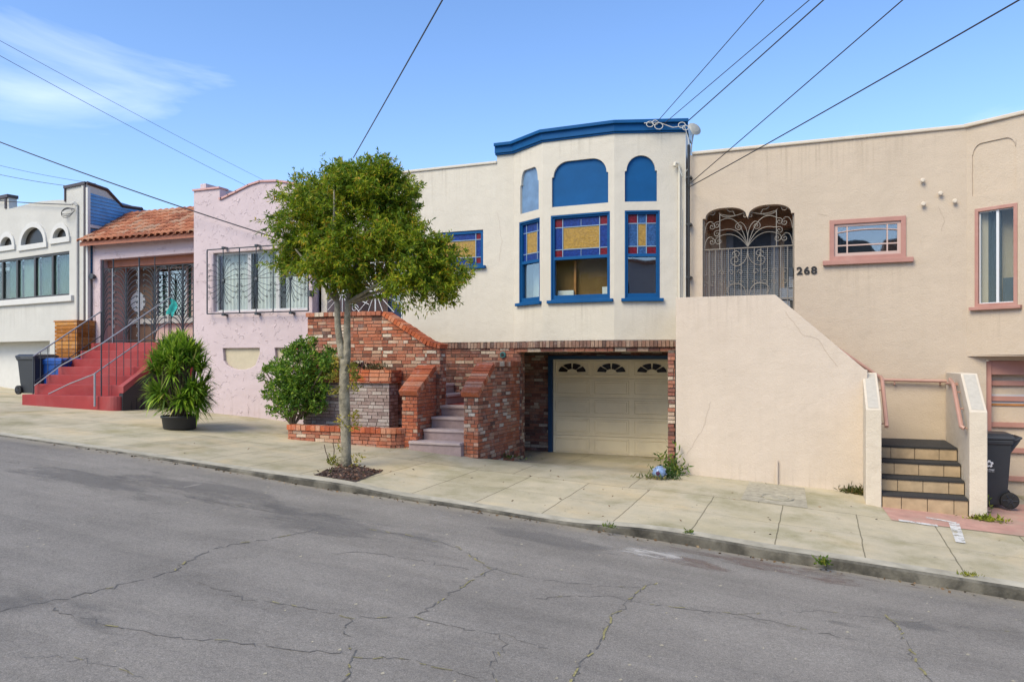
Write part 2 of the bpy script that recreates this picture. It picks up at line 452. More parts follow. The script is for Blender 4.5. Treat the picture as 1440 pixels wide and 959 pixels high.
M['concrete_pipe'] = simple("cream_pipe_paint", (.60, .56, .46), .6)
M['black_pipe'] = simple("black_pipe", (.02, .02, .02), .5)
M['cable'] = simple("black_cable", (.03, .03, .035), .6)
M['cable_far'] = simple("grey_cable", (.16, .2, .26), .7)
M['bark'] = simple("pale_grey_bark", (.30, .27, .20), .9, var=.5, scale=9, bump=1, bscale=22, dist=.02, stain=(.10, .09, .05), stain_amt=.7, stain_scale=4)
M['twig'] = simple("brown_twig_bark", (.10, .075, .05), .9)
M['soil'] = simple("dark_soil", (.07, .045, .035), 1.0, var=.6, scale=25, bump=1, bscale=40, dist=.03)
M['pot'] = simple("black_plastic_pot", (.02, .02, .022), .55)
M['tile_step'] = simple("tan_ceramic_tile", (.43, .32, .20), .35, var=.22, scale=7, detail=8)
M['grip'] = simple("black_grip_tread", (.03, .03, .032), .9, bump=.8, bscale=220, dist=.004)
M['wood'] = simple("orange_cedar_slats", (.45, .19, .05), .6, var=.35, scale=5)
M['steel'] = simple("galvanised_steel", (.42, .42, .40), .4, metal=.7)
M['teal'] = simple("teal_cloth", (.02, .35, .33), .8, var=.5, scale=12)
M['blue_siding'] = simple("blue_siding_paint", (.10, .29, .55), .6, var=.2, scale=6, stain=(.30, .32, .34), stain_amt=.45, stain_scale=2.5)
M['white_paint'] = simple("white_road_paint", (.70, .70, .68), .8, var=.2, scale=20)
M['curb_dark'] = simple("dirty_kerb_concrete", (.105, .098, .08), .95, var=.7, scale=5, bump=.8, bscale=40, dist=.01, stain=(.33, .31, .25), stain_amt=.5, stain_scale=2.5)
M['pink_concrete'] = simple("pink_painted_concrete", (.46, .26, .21), .9, var=.2, scale=4, bump=.4, bscale=80, stain=(.38, .34, .26), stain_amt=.75, stain_scale=2.2)
M['cover'] = simple("concrete_cover", (.37, .34, .26), .9, var=.3, scale=12, bump=.5, bscale=60)
M['wire_white'] = simple("white_service_cable", (.55, .55, .52), .6)
# ---------------------------------------------------------------- ground surfaces
KERB = [(-60, .30), (-40, .20), (-20, -.78), (-12.2, -1.19), (-9.33, -1.357), (-7.13, -1.50), (-6.26, -1.55), (-5.6, -1.585), (-5.0, -1.67), (-3.81, -1.745), (-2.6, -1.845), (-2.0, -1.83), (-1.5, -1.845), (-.41, -1.945), (.48, -2.0), (1.35, -2.065), (1.77, -2.098), (4, -2.26), (30, -3.6), (60, -3.6)]
ROADZ = [(-60, .25), (-40, .15), (-20, -.85), (-12.2, -1.215), (-9.33, -1.385), (-7.13, -1.56), (-6.26, -1.65), (-5.0, -1.72), (-3.81, -1.79), (-2.6, -1.885), (-1.5, -1.965), (-.41, -2.06), (.48, -2.12), (1.77, -2.22), (4, -2.37), (30, -3.7), (60, -3.7)]
WALLZ = [(-60, .5), (-40, .35), (-20, -.92), (-17, -1.02), (-14.2, -1.095), (-12.7, -1.15), (-10.8, -1.26), (-8.9, -1.435), (-6.6, -1.50), (-5.3, -1.60), (-2.07, -1.756), (-.59, -1.834), (.5, -1.89), (.8, -1.945), (2, -2.0), (4, -2.12), (30, -3.5), (60, -3.5)]
def sm(t): t = min(1, max(0, t)); return t * t * (3 - 2 * t)
def kz(x): return (interp(KERB, x - .25) + interp(KERB, x) * 2 + interp(KERB, x + .25)) / 4
def rz_(x): return (interp(ROADZ, x - .3) + interp(ROADZ, x) + interp(ROADZ, x + .3)) / 3
def gz(x, y):
    """height of the pavement at x, y"""
    a = kz(x); b = interp(WALLZ, x)
    z = a + (b - a) * min(1.25, max(0, (y - 8.3) / 3.7))
    xl_ = -5.5 - .9 * sm((y - 13.15) / .3)
    if xl_ < x < -1.9:
        k = sm((y - 11.2) / 2.1) * sm((x - xl_) / .25) * sm((-1.9 - x) / .2)
        z = z + (-1.87 - z) * k
    return z
def roadz(x, y): return rz_(x) + .012 * sm((8.3 - y) / 8) * 4

def grid(name, xs, ys, zf, mat, label=None, kind='structure', parent=None):
    nx, ny = len(xs), len(ys)
    pts = [(x, y, zf(x, y)) for y in ys for x in xs]
    fs = [(j*nx+i, j*nx+i+1, (j+1)*nx+i+1, (j+1)*nx+i) for j in range(ny-1) for i in range(nx-1)]
    m = MB().add(pts, fs); o = m.build(name, mat, parent, recalc=False, smooth=True, loc=None if parent else (0, 0, 0))
    if not parent: o['kind'] = kind
    return o
def frange(a, b, s):
    n = max(1, int(round((b - a) / s))); return [a + (b - a) * i / n for i in range(n + 1)]

# asphalt
m, nt, n, l, b = newmat("worn_asphalt")
b.inputs['Roughness'].default_value = .85; b.inputs['Specular IOR Level'].default_value = .3
t = N(n, "ShaderNodeTexCoord")
z = N(n, "ShaderNodeTexNoise", Scale=.35, Detail=7, Roughness=.6); l.new(t.outputs['Object'], z.inputs['Vector'])
r = ramp(n, [(.3, (.205, .190, .170)), (.5, (.240, .222, .198)), (.72, (.270, .248, .220))]); l.new(z.outputs['Fac'], r.inputs['Fac'])
mpn = N(n, "ShaderNodeMapping"); mpn.inputs['Scale'].default_value = (.25, 1.6, 1); mpn.inputs['Rotation'].default_value = (0, 0, R(3)); l.new(t.outputs['Object'], mpn.inputs['Vector'])
z2 = N(n, "ShaderNodeTexNoise", Scale=1.1, Detail=8, Roughness=.62); l.new(mpn.outputs['Vector'], z2.inputs['Vector'])
r2 = ramp(n, [(.36, (.84,)*3), (.55, (1,)*3), (.75, (1.12,)*3)]); l.new(z2.outputs['Fac'], r2.inputs['Fac'])
c = mixc(n, l, 1.0, r.outputs['Color'], r2.outputs['Color'], 'MULTIPLY')
z3 = N(n, "ShaderNodeTexNoise", Scale=120, Detail=3, Roughness=.8); l.new(t.outputs['Object'], z3.inputs['Vector'])
r3 = ramp(n, [(.3, (.55,)*3), (.5, (1,)*3), (.72, (1.7,)*3)]); l.new(z3.outputs['Fac'], r3.inputs['Fac'])
c = mixc(n, l, .9, c, r3.outputs['Color'], 'MULTIPLY')
z5 = N(n, "ShaderNodeTexNoise", Scale=38, Detail=6, Roughness=.8); l.new(t.outputs['Object'], z5.inputs['Vector'])
r5 = ramp(n, [(.34, (.72,)*3), (.5, (1,)*3), (.66, (1.22,)*3)]); l.new(z5.outputs['Fac'], r5.inputs['Fac'])
c = mixc(n, l, .8, c, r5.outputs['Color'], 'MULTIPLY')
z6 = N(n, "ShaderNodeTexNoise", Scale=1.7, Detail=9, Roughness=.75, Distortion=.8); l.new(t.outputs['Object'], z6.inputs['Vector'])
r6 = ramp(n, [(.3, (.86,)*3), (.5, (1,)*3), (.7, (1.08,)*3)]); l.new(z6.outputs['Fac'], r6.inputs['Fac'])
c = mixc(n, l, 1.0, c, r6.outputs['Color'], 'MULTIPLY')
# dusty grit along the gutter (a strip with its own shape)
sx = N(n, "ShaderNodeSeparateXYZ"); l.new(t.outputs['Object'], sx.inputs[0])
zg = N(n, "ShaderNodeTexNoise", Scale=2.2, Detail=8, Roughness=.7); l.new(t.outputs['Object'], zg.inputs['Vector'])
ma = N(n, "ShaderNodeMath", operation='MULTIPLY_ADD'); ma.inputs[1].default_value = .9; l.new(zg.outputs['Fac'], ma.inputs[0]); l.new(sx.outputs['Y'], ma.inputs[2])
rg = ramp(n, [(.0, (0,)*3), (1, (1,)*3)])
mr = N(n, "ShaderNodeMapRange"); mr.inputs['From Min'].default_value = 8.42; mr.inputs['From Max'].default_value = 8.78; l.new(ma.outputs[0], mr.inputs['Value'])
mg = N(n, "ShaderNodeMath", operation='MULTIPLY'); mg.inputs[1].default_value = .7; l.new(mr.outputs[0], mg.inputs[0])
c = mixc(n, l, mg.outputs[0], c, (.30, .265, .20))
l.new(c, b.inputs['Base Color'])
bp = N(n, "ShaderNodeBump", Strength=.8, Distance=.006); l.new(z3.outputs['Fac'], bp.inputs['Height'])
bp2 = N(n, "ShaderNodeBump", Strength=.4, Distance=.05); l.new(z2.outputs['Fac'], bp2.inputs['Height']); l.new(bp.outputs['Normal'], bp2.inputs['Normal']); l.new(bp2.outputs['Normal'], b.inputs['Normal'])
M['asphalt'] = m

# pavement: scored concrete flags .87 m wide, joints at 10.5 m
def walkmat(name, base):
    m, nt, n, l, b = newmat(name)
    b.inputs['Roughness'].default_value = .9; b.inputs['Specular IOR Level'].default_value = .25
    t = N(n, "ShaderNodeTexCoord"); sx = N(n, "ShaderNodeSeparateXYZ"); l.new(t.outputs['Object'], sx.inputs[0])
    wob = N(n, "ShaderNodeTexNoise", Scale=3, Detail=4); l.new(t.outputs['Object'], wob.inputs['Vector'])
    def math_(op, a, bb=None):
        k = N(n, "ShaderNodeMath", operation=op)
        for i, v in enumerate((a, bb)):
            if v is None: continue
            if isinstance(v, (int, float)): k.inputs[i].default_value = v
            else: l.new(v, k.inputs[i])
        return k.outputs[0]
    w = math_('MULTIPLY', math_('SUBTRACT', wob.outputs['Fac'], .5), .03)
    xx = math_('ADD', math_('ADD', sx.outputs['X'], w), .42 + 87)
    cell = math_('FLOOR', math_('DIVIDE', xx, .87))
    fx = math_('ABSOLUTE', math_('SUBTRACT', math_('FRACT', math_('DIVIDE', xx, .87)), .5))   # .5 at joint
    jx = math_('GREATER_THAN', fx, .5 - .0075)
    yy = math_('ADD', sx.outputs['Y'], w)
    jy = math_('LESS_THAN', math_('ABSOLUTE', math_('SUBTRACT', yy, 10.5)), .007)
    jy2 = math_('LESS_THAN', math_('ABSOLUTE', math_('SUBTRACT', yy, 9.45)), .003)
    xmod = math_('MULTIPLY', jx, math_('LESS_THAN', yy, 10.52))
    xx2 = math_('ADD', xx, .3)
    fx2 = math_('ABSOLUTE', math_('SUBTRACT', math_('FRACT', math_('DIVIDE', xx2, 1.74)), .5))
    xmod2 = math_('MULTIPLY', math_('GREATER_THAN', fx2, .4965), math_('GREATER_THAN', yy, 10.48))
    j = math_('MAXIMUM', math_('MAXIMUM', xmod, jy), math_('MAXIMUM', xmod2, jy2))
    row = math_('GREATER_THAN', yy, 10.5)
    cm = N(n, "ShaderNodeCombineXYZ"); l.new(cell, cm.inputs[0]); l.new(row, cm.inputs[1])
    wn_ = N(n, "ShaderNodeTexWhiteNoise"); l.new(cm.outputs[0], wn_.inputs['Vector'])
    rv = ramp(n, [(0, tuple(x * .90 for x in base)), (.5, base), (1, tuple(x * 1.06 for x in base))]); l.new(wn_.outputs['Value'], rv.inputs['Fac'])
    z = N(n, "ShaderNodeTexNoise", Scale=1.4, Detail=9, Roughness=.68); l.new(t.outputs['Object'], z.inputs['Vector'])
    rr = ramp(n, [(.32, (.66, .68, .55)), (.5, (.95, .95, .93)), (.7, (1.14, 1.11, 1.04))]); l.new(z.outputs['Fac'], rr.inputs['Fac'])
    c = mixc(n, l, 1.0, rv.outputs['Color'], rr.outputs['Color'], 'MULTIPLY')
    z2 = N(n, "ShaderNodeTexNoise", Scale=160, Detail=3, Roughness=.8); l.new(t.outputs['Object'], z2.inputs['Vector'])
    r2 = ramp(n, [(.3, (.78,)*3), (.6, (1.08,)*3)]); l.new(z2.outputs['Fac'], r2.inputs['Fac'])
    c = mixc(n, l, .8, c, r2.outputs['Color'], 'MULTIPLY')
    z7 = N(n, "ShaderNodeTexNoise", Scale=.55, Detail=8, Roughness=.62, Distortion=.5); l.new(t.outputs['Object'], z7.inputs['Vector'])
    r7 = ramp(n, [(.38, (.86, .86, .80)), (.52, (1.0, 1.0, 1.0)), (.66, (1.06, .99, .88))]); l.new(z7.outputs['Fac'], r7.inputs['Fac'])
    c = mixc(n, l, 1.0, c, r7.outputs['Color'], 'MULTIPLY')
    vs_ = N(n, "ShaderNodeTexVoronoi", Scale=2.6); l.new(t.outputs['Object'], vs_.inputs['Vector'])
    rs2 = ramp(n, [(.035, (.55,)*3), (.05, (0,)*3)]); l.new(vs_.outputs['Distance'], rs2.inputs['Fac'])
    c = mixc(n, l, rs2.outputs['Color'], c, (.13, .12, .10))
    z4 = N(n, "ShaderNodeTexNoise", Scale=9, Detail=8, Roughness=.75); l.new(t.outputs['Object'], z4.inputs['Vector'])
    r4 = ramp(n, [(.60, (0,)*3), (.70, (.6,)*3)]); l.new(z4.outputs['Fac'], r4.inputs['Fac'])
    c = mixc(n, l, r4.outputs['Color'], c, (.17, .155, .12))
    c = mixc(n, l, math_('MULTIPLY', j, .72), c, (.10, .09, .055))
    l.new(c, b.inputs['Base Color'])
    inv = math_('SUBTRACT', 1.0, j)
    bp = N(n, "ShaderNodeBump", Strength=.8, Distance=.008); l.new(inv, bp.inputs['Height'])
    bp2 = N(n, "ShaderNodeBump", Strength=.35, Distance=.004); l.new(z2.outputs['Fac'], bp2.inputs['Height']); l.new(bp.outputs['Normal'], bp2.inputs['Normal']); l.new(bp2.outputs['Normal'], b.inputs['Normal'])
    return m
M['walk'] = walkmat("scored_concrete", (.47, .422, .318))
M['chalk'] = None
M['drive'] = simple("driveway_concrete", (.36, .32, .25), .9, var=.25, scale=3, bump=.4, bscale=90, stain=(.16, .14, .11), stain_amt=.5)

xs = sorted(set(frange(-60, -20, 2) + frange(-20, 6, .2) + frange(6, 60, 2)))
road = grid('road', xs, frange(-26, 8.36, .7), lambda x, y: roadz(x, y), M['asphalt'])
xsw = sorted(set(frange(-60, -20, 2) + frange(-20, -5.6, .2) + frange(-5.6, -1.8, .1) + frange(-1.8, 6, .2) + frange(6, 60, 2)))
walk = grid('sidewalk', xsw, frange(8.46, 16, .16), gz, M['walk'])
kb = MB(); kxs = frange(-60, 60, .15); nk = len(kxs)
rnd = random.Random(3)
jit = [rnd.uniform(-.006, .006) for _ in kxs]
pts = []; kt_ = []
for i, x in enumerate(kxs):
    k = kz(x)
    pts += [(x, 8.28 + jit[i], rz_(x) - .1), (x, 8.285 + jit[i], k - .025), (x, 8.31 + jit[i] * .6, k - .004)]
    kt_ += [(x, 8.308 + jit[i] * .6, k - .003), (x, 8.475, gz(x, 8.47) + .003)]
kb.add(pts, [(3*i + q, 3*i + q + 3, 3*i + q + 4, 3*i + q + 1) for i in range(nk - 1) for q in range(2)])
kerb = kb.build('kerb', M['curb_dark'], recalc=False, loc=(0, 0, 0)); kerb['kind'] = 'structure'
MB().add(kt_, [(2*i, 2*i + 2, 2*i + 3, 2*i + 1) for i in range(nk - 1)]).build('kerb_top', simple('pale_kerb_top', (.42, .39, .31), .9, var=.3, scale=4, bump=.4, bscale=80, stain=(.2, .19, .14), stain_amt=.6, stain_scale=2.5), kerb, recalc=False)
far = grid('ground', frange(-1500, 1500, 300), frange(-1500, 1500, 300), lambda x, y: -4.0, simple("distant_ground", (.16, .15, .12), 1))
def sheet(name, poly, h, mat, parent, sub=6, f=gz):
    """small painted or laid area following the pavement: poly of 4 corners (x, y)"""
    a, bq, c_, d = [Vector((p[0], p[1], 0)) for p in poly]
    pts = []
    for j in range(sub + 1):
        for i in range(sub + 1):
            s_, q = i / sub, j / sub
            p = a.lerp(bq, s_).lerp(d.lerp(c_, s_), q)
            pts.append((p.x, p.y, f(p.x, p.y) + h))
    k = sub + 1
    return MB().add(pts, [(j*k+i, j*k+i+1, (j+1)*k+i+1, (j+1)*k+i) for j in range(sub) for i in range(sub)]).build(name, mat, parent, recalc=False, smooth=True)
def gpt(x, y, f=gz):
    """photo pixel -> point on the pavement (or road)"""
    r_ = ray(x, y); Y = 9.0
    for _ in range(60):
        z_ = f(r_.x / r_.y * Y, Y); Yn = z_ / (r_.z / r_.y); Y = Y * .5 + Yn * .5
    return Vector((r_.x / r_.y * Y, Y, z_))
def chalkmat():
    m, nt, n, l, b = newmat("worn_white_paint")
    b.inputs['Base Color'].default_value = (.62, .62, .60, 1); b.inputs['Roughness'].default_value = .9
    t = N(n, "ShaderNodeTexCoord"); z = N(n, "ShaderNodeTexNoise", Scale=9, Detail=9, Roughness=.75); l.new(t.outputs['Object'], z.inputs['Vector'])
    r = ramp(n, [(.40, (0,)*3), (.50, (.95,)*3)]); l.new(z.outputs['Fac'], r.inputs['Fac']); l.new(r.outputs['Color'], b.inputs['Alpha'])
    return m
M['chalk'] = chalkmat()
sheet('tree_well', [tuple(gpt(x, y))[:2] for x, y in ((441, 668), (500, 678), (538, 663), (487, 652))], .006, M['soil'], walk)
sheet('painted_slab', [(.85, 10.52), (6, 10.52), (6, 13.6), (.75, 12.0)], .005, M['pink_concrete'], walk, 24)
sheet('concrete_patch', [(-.95, 10.55), (-.12, 10.52), (-.18, 11.9), (-.95, 11.9)], .004, M['cover'], walk)
sheet('paint_mark', [(.93, 10.6), (1.35, 10.55), (1.35, 10.45), (.93, 10.5)], .009, M['chalk'], walk, 3)
sheet('paint_mark', [(1.5, 10.75), (1.62, 10.77), (1.53, 9.75), (1.43, 9.75)], .01, M['chalk'], walk, 6)
sheet('paint_mark', [(1.28, 10.95), (1.6, 10.82), (1.58, 10.76), (1.26, 10.88)], .011, M['chalk'], walk, 3)
q = gpt(1093, 700)
mh = MB(); mh.lathe((q.x, q.y, 0), [(.215, 0), (.215, .012), (.19, .012), (.185, .001), (.15, .001), (.145, .010), (0.001, .012)], 28); mh.v = [Vector((v.x, v.y, v.z + .006 + gz(v.x, v.y))) for v in mh.v]; mh.build('utility_cover', M['cover'], walk)

# ---------------------------------------------------------------- cracks in the road (open seams, some filled with moss)
M['crack'] = simple("open_crack", (.14, .135, .128), 1, var=.4, scale=20)
M['moss'] = simple("crack_moss", (.30, .27, .12), 1, var=.5, scale=40)
M['seal'] = simple("pale_scuff", (.24, .235, .22), .9, var=.4, scale=9)
M['tar'] = simple("dark_tar_smear", (.062, .062, .064), .7, var=.3, scale=6)
def crack(pix, w=.012, mat='crack', name='crack', h=.003, dens=7, seed=0, keep=1.0, jig=.045):
    rn = random.Random(seed)
    P0 = [gpt(x, y, roadz) for x, y in pix]
    path = []
    for a, c_ in zip(P0, P0[1:]):
        k = max(2, int((c_ - a).length * dens))
        for i in range(k): path.append(a.lerp(c_, i / k))
    path.append(P0[-1])
    path = [p + Vector((rn.gauss(0, jig * .35), rn.gauss(0, jig * .35), 0)) for p in path]
    mb = MB()
    for i, (a, c_) in enumerate(zip(path, path[1:])):
        if rn.random() > keep: continue
        d = (c_ - a); d.z = 0
        if d.length < 1e-4: continue
        nn = Vector((-d.y, d.x, 0)).normalized()
        w0, w1 = w * rn.uniform(.3, 1.2), w * rn.uniform(.3, 1.2)
        a2, c2 = a - d * .1, c_ + d * .1
        q_ = [a2 - nn * w0, c2 - nn * w1, c2 + nn * w1, a2 + nn * w0]
        mb.add([(p.x, p.y, roadz(p.x, p.y) + h) for p in q_], [(0, 1, 2, 3)])
    return mb.build(name, M[mat], road, recalc=False) if mb.f else None
CR = [
 ([(0, 859), (70, 845), (150, 828), (245, 803), (262, 790), (310, 768), (385, 757), (455, 742)], .014, .15),
 ([(70, 855), (150, 880), (240, 895), (330, 903), (420, 915), (500, 918)], .012, .1),
 ([(0, 648), (60, 655), (120, 665), (200, 683), (290, 704), (350, 713), (430, 730)], .013, .0),
 ([(200, 722), (280, 720), (345, 711)], .008, .1),
 ([(275, 818), (345, 842), (420, 852), (495, 870)], .011, .25),
 ([(470, 778), (500, 775), (540, 780), (600, 790), (655, 800)], .010, .0),
 ([(510, 743), (570, 752), (640, 768), (668, 785), (690, 800), (655, 822), (630, 838), (600, 858), (583, 868)], .012, .45),
 ([(583, 868), (640, 882), (710, 893), (770, 913)], .009, .35),
 ([(500, 868), (540, 869), (583, 868)], .008, .2),
 ([(690, 800), (760, 815), (840, 824), (905, 826), (925, 820)], .010, .15),
 ([(905, 826), (883, 845), (860, 868), (850, 895), (832, 915), (812, 940), (800, 962)], .014, .6),
 ([(757, 842), (800, 838), (860, 838), (883, 845), (960, 855), (1040, 864), (1110, 880), (1200, 900)], .010, .25),
 ([(500, 925), (560, 925), (610, 938), (660, 950)], .009, .45),
 ([(487, 962), (495, 920), (485, 880), (495, 868)], .014, .3),
 ([(1245, 865), (1262, 880), (1280, 915), (1290, 935), (1312, 960)], .013, .5),
 ([(950, 850), (1000, 860), (1090, 878)], .006, .1),
 ([(0, 930), (80, 922), (150, 935), (200, 952)], .006, .1),
 ([(700, 962), (690, 935), (712, 905), (705, 893)], .007, .2),
 ([(1040, 864), (1150, 858), (1260, 872), (1440, 890)], .006, .1),
]
for i, (p_, w_, ms_) in enumerate(CR):
    crack(p_, w_ * .42, 'crack', 'crack', .003, 20, i, .82)
    if ms_: crack(p_, w_ * .6, 'moss', 'moss_line', .005, 20, 100 + i, ms_ * .8, .03)
def blotch(x, y, rx, ry, mat, name, seed, h=.002):
    rn = random.Random(seed); c_ = gpt(x, y, roadz); k = 40
    rad = []
    a_ = [rn.uniform(0, 6.28) for _ in range(6)]
    for i in range(k):
        th = 2 * math.pi * i / k
        rad.append(1 + .28 * math.sin(2 * th + a_[0]) + .2 * math.sin(3 * th + a_[1]) + .14 * math.sin(7 * th + a_[2]) + .12 * math.sin(13 * th + a_[3]) + rn.uniform(-.09, .09))
    pts = [(c_.x + rx * rad[i] * math.cos(2*math.pi*i/k), c_.y + ry * rad[i] * math.sin(2*math.pi*i/k)) for i in range(k)]
    return MB().add([(c_.x, c_.y, roadz(c_.x, c_.y) + h)] + [(p[0], p[1], roadz(*p) + h) for p in pts], [(0, 1 + i, 1 + (i + 1) % k) for i in range(k)]).build(name, M[mat], road, recalc=False)
# scatter of small pale chips on the tarmac
rn = random.Random(11); chips = MB()
for _ in range(170):
    x, y = rn.uniform(-9, 3.5), rn.uniform(2.2, 8.2); s_ = rn.uniform(.006, .018)
    zz = roadz(x, y) + .002
    chips.add([(x - s_, y, zz), (x, y - s_, zz), (x + s_, y, zz), (x, y + s_, zz + .004)], [(0, 1, 2, 3)])
o = chips.build('litter_chips', M['cover'], recalc=False); tag(o, kind='stuff')
# noise-broken scuffs: white spill near the kerb, dark stains
def scuffmat(name, col, thr, sc, amt=1.0):
    m, nt, n, l, b = newmat(name)
    b.inputs['Base Color'].default_value = (*col, 1); b.inputs['Roughness'].default_value = .9
    t = N(n, "ShaderNodeTexCoord"); mpn = N(n, "ShaderNodeMapping"); mpn.inputs['Scale'].default_value = (.45, 1.3, 1); l.new(t.outputs['Object'], mpn.inputs['Vector'])
    z = N(n, "ShaderNodeTexNoise", Scale=sc, Detail=9, Roughness=.7); l.new(mpn.outputs['Vector'], z.inputs['Vector'])
    vm = N(n, "ShaderNodeUVMap"); le = N(n, "ShaderNodeVectorMath", operation='LENGTH'); l.new(t.outputs['UV'], le.inputs[0])
    mr = N(n, "ShaderNodeMapRange"); mr.inputs['From Min'].default_value = .25; mr.inputs['From Max'].default_value = 1.0; mr.inputs['To Min'].default_value = 0; mr.inputs['To Max'].default_value = -.35; l.new(le.outputs['Value'], mr.inputs['Value'])
    ad = N(n, "ShaderNodeMath", operation='ADD'); l.new(z.outputs['Fac'], ad.inputs[0]); l.new(mr.outputs[0], ad.inputs[1])
    r = ramp(n, [(thr, (0,)*3), (thr + .14, (amt,)*3)]); l.new(ad.outputs[0], r.inputs['Fac'])
    l.new(r.outputs['Color'], b.inputs['Alpha'])
    return m
M['spill'] = scuffmat("white_spill", (.46, .44, .41), .42, 4.5, .85)
M['darkstain'] = scuffmat("dark_oil_stain", (.15, .146, .142), .36, 2.0, .32)
M['rust'] = scuffmat("reddish_gutter_stain", (.20, .145, .12), .42, 3.0, .6)
def decal(x, y, rx, ry, mat, rot=0, f=roadz, parent=None, h=.0025, name='stain'):
    c_ = gpt(x, y, f); k = 8; pts = []; uv = []
    for j in range(k + 1):
        for i in range(k + 1):
            a, bq = (i / k * 2 - 1), (j / k * 2 - 1)
            X = c_.x + a * rx * math.cos(rot) - bq * ry * math.sin(rot); Y = c_.y + a * rx * math.sin(rot) + bq * ry * math.cos(rot)
            pts.append((X, Y, f(X, Y) + h)); uv.append((a, bq))
    o = MB().add(pts, [(j*(k+1)+i, j*(k+1)+i+1, (j+1)*(k+1)+i+1, (j+1)*(k+1)+i) for j in range(k) for i in range(k)]).build(name, mat, parent or road, recalc=False)
    for li, lp in enumerate(o.data.loops): o.data.uv_layers[0].data[li].uv = uv[lp.vertex_index]
    return o
decal(925, 780, .75, .42, M['spill'], -.1)
decal(965, 790, 1.0, .45, M['rust'], -.1, h=.0020)
decal(110, 672, 2.6, .7, M['darkstain'], -.15)
decal(300, 690, 3.2, .8, M['darkstain'], -.05, h=.0022)
decal(450, 735, 2.4, .7, M['darkstain'], -.1, h=.0027)
decal(780, 760, 1.6, .5, M['darkstain'], 0)
decal(1290, 880, .35, .18, M['darkstain'], 0)
decal(1190, 878, .4, .15, M['darkstain'], 0)
decal(20, 848, .5, .35, M['darkstain'], .3)
decal(130, 865, .9, .25, M['darkstain'], -.4)
decal(1100, 800, 2.2, .5, M['rust'], -.05, h=.0033)

# ---------------------------------------------------------------- bricks
def clip_poly(sub, clip):
    """Sutherland-Hodgman; clip is convex and counter-clockwise"""
    out = sub
    for i in range(len(clip)):
        a, bq = clip[i], clip[(i + 1) % len(clip)]
        inp, out = out, []
        for j in range(len(inp)):
            p, q_ = inp[j - 1], inp[j]
            sp = (bq[0]-a[0])*(p[1]-a[1]) - (bq[1]-a[1])*(p[0]-a[0]); sq = (bq[0]-a[0])*(q_[1]-a[1]) - (bq[1]-a[1])*(q_[0]-a[0])
            if (sp >= 0) != (sq >= 0):
                t_ = sp / (sp - sq); out.append((p[0] + (q_[0]-p[0]) * t_, p[1] + (q_[1]-p[1]) * t_))
            if sq >= 0: out.append(q_)
        if not out: return []
    return out
def area(p): return abs(sum(p[i-1][0]*p[i][1] - p[i][0]*p[i-1][1] for i in range(len(p)))) / 2
def bricks(mb, fr, polys, bw=.205, bh=.062, mo=.011, d=0.0, proud=.010, v0=0.0, seed=1, jitter=.003):
    rn = random.Random(seed)
    for poly in polys:
        if sum(poly[i-1][0]*poly[i][1] - poly[i][0]*poly[i-1][1] for i in range(len(poly))) < 0: poly = poly[::-1]
        us = [p[0] for p in poly]; vs = [p[1] for p in poly]
        r0 = int(math.floor((min(vs) - v0) / bh)); r1 = int(math.ceil((max(vs) - v0) / bh))
        for r_ in range(r0, r1):
            u = math.floor(min(us) / bw) * bw - bw + (bw / 2 if r_ % 2 else 0) + math.sin(r_ * 12.9) * .012
            while u < max(us):
                w = bw * rn.uniform(.92, 1.06) if rn.random() > .12 else bw * .5
                h0 = v0 + r_ * bh
                j = lambda: rn.uniform(-jitter, jitter)
                q_ = [(u + mo/2 + j(), h0 + mo/2 + j()), (u + w - mo/2 + j(), h0 + mo/2 + j()), (u + w - mo/2 + j(), h0 + bh - mo/2 + j()), (u + mo/2 + j(), h0 + bh - mo/2 + j())]
                q_ = clip_poly(q_, poly)
                if len(q_) >= 3 and area(q_) > .0006:
                    pr = proud * rn.uniform(.5, 1.35)
                    k = len(q_)
                    pts = [fr.pt(a, c_, d - pr) for a, c_ in q_] + [fr.pt(a, c_, d + .004) for a, c_ in q_]
                    mb.add(pts, [tuple(range(k))[::-1]] + [(i, (i+1) % k, k + (i+1) % k, k + i) for i in range(k)])
                u += w
    return mb
def coping(mb, p0, p1, width_vec, thick, bw=.072, over=.02, seed=1):
    """a row of bricks laid on edge across the top of a wall from p0 to p1 (points on the wall's top outer edge)"""
    rn = random.Random(seed); p0, p1, W = Vector(p0), Vector(p1), Vector(width_vec)
    L = (p1 - p0).length; t_ = (p1 - p0).normalized(); up = W.normalized().cross(t_)
    if up.z < 0: up = -up
    k = max(1, int(round(L / bw))); s_ = L / k; Wn = W.normalized()
    for i in range(k):
        a = p0 + t_ * (i * s_ + .005); bq = p0 + t_ * ((i + 1) * s_ - .005)
        o1 = rn.uniform(-.005, .005); h_ = thick * rn.uniform(.92, 1.06); dr = Wn * (-over + o1); w2 = W + Wn * (over + o1)
        lo = up * -.002
        mb.add([a + dr + lo, bq + dr + lo, bq + w2 + lo, a + w2 + lo, a + dr + up*h_, bq + dr + up*h_, bq + w2 + up*h_, a + w2 + up*h_],
               [(0,3,2,1),(4,5,6,7),(0,1,5,4),(1,2,6,5),(2,3,7,6),(3,0,4,7)])
    return mb

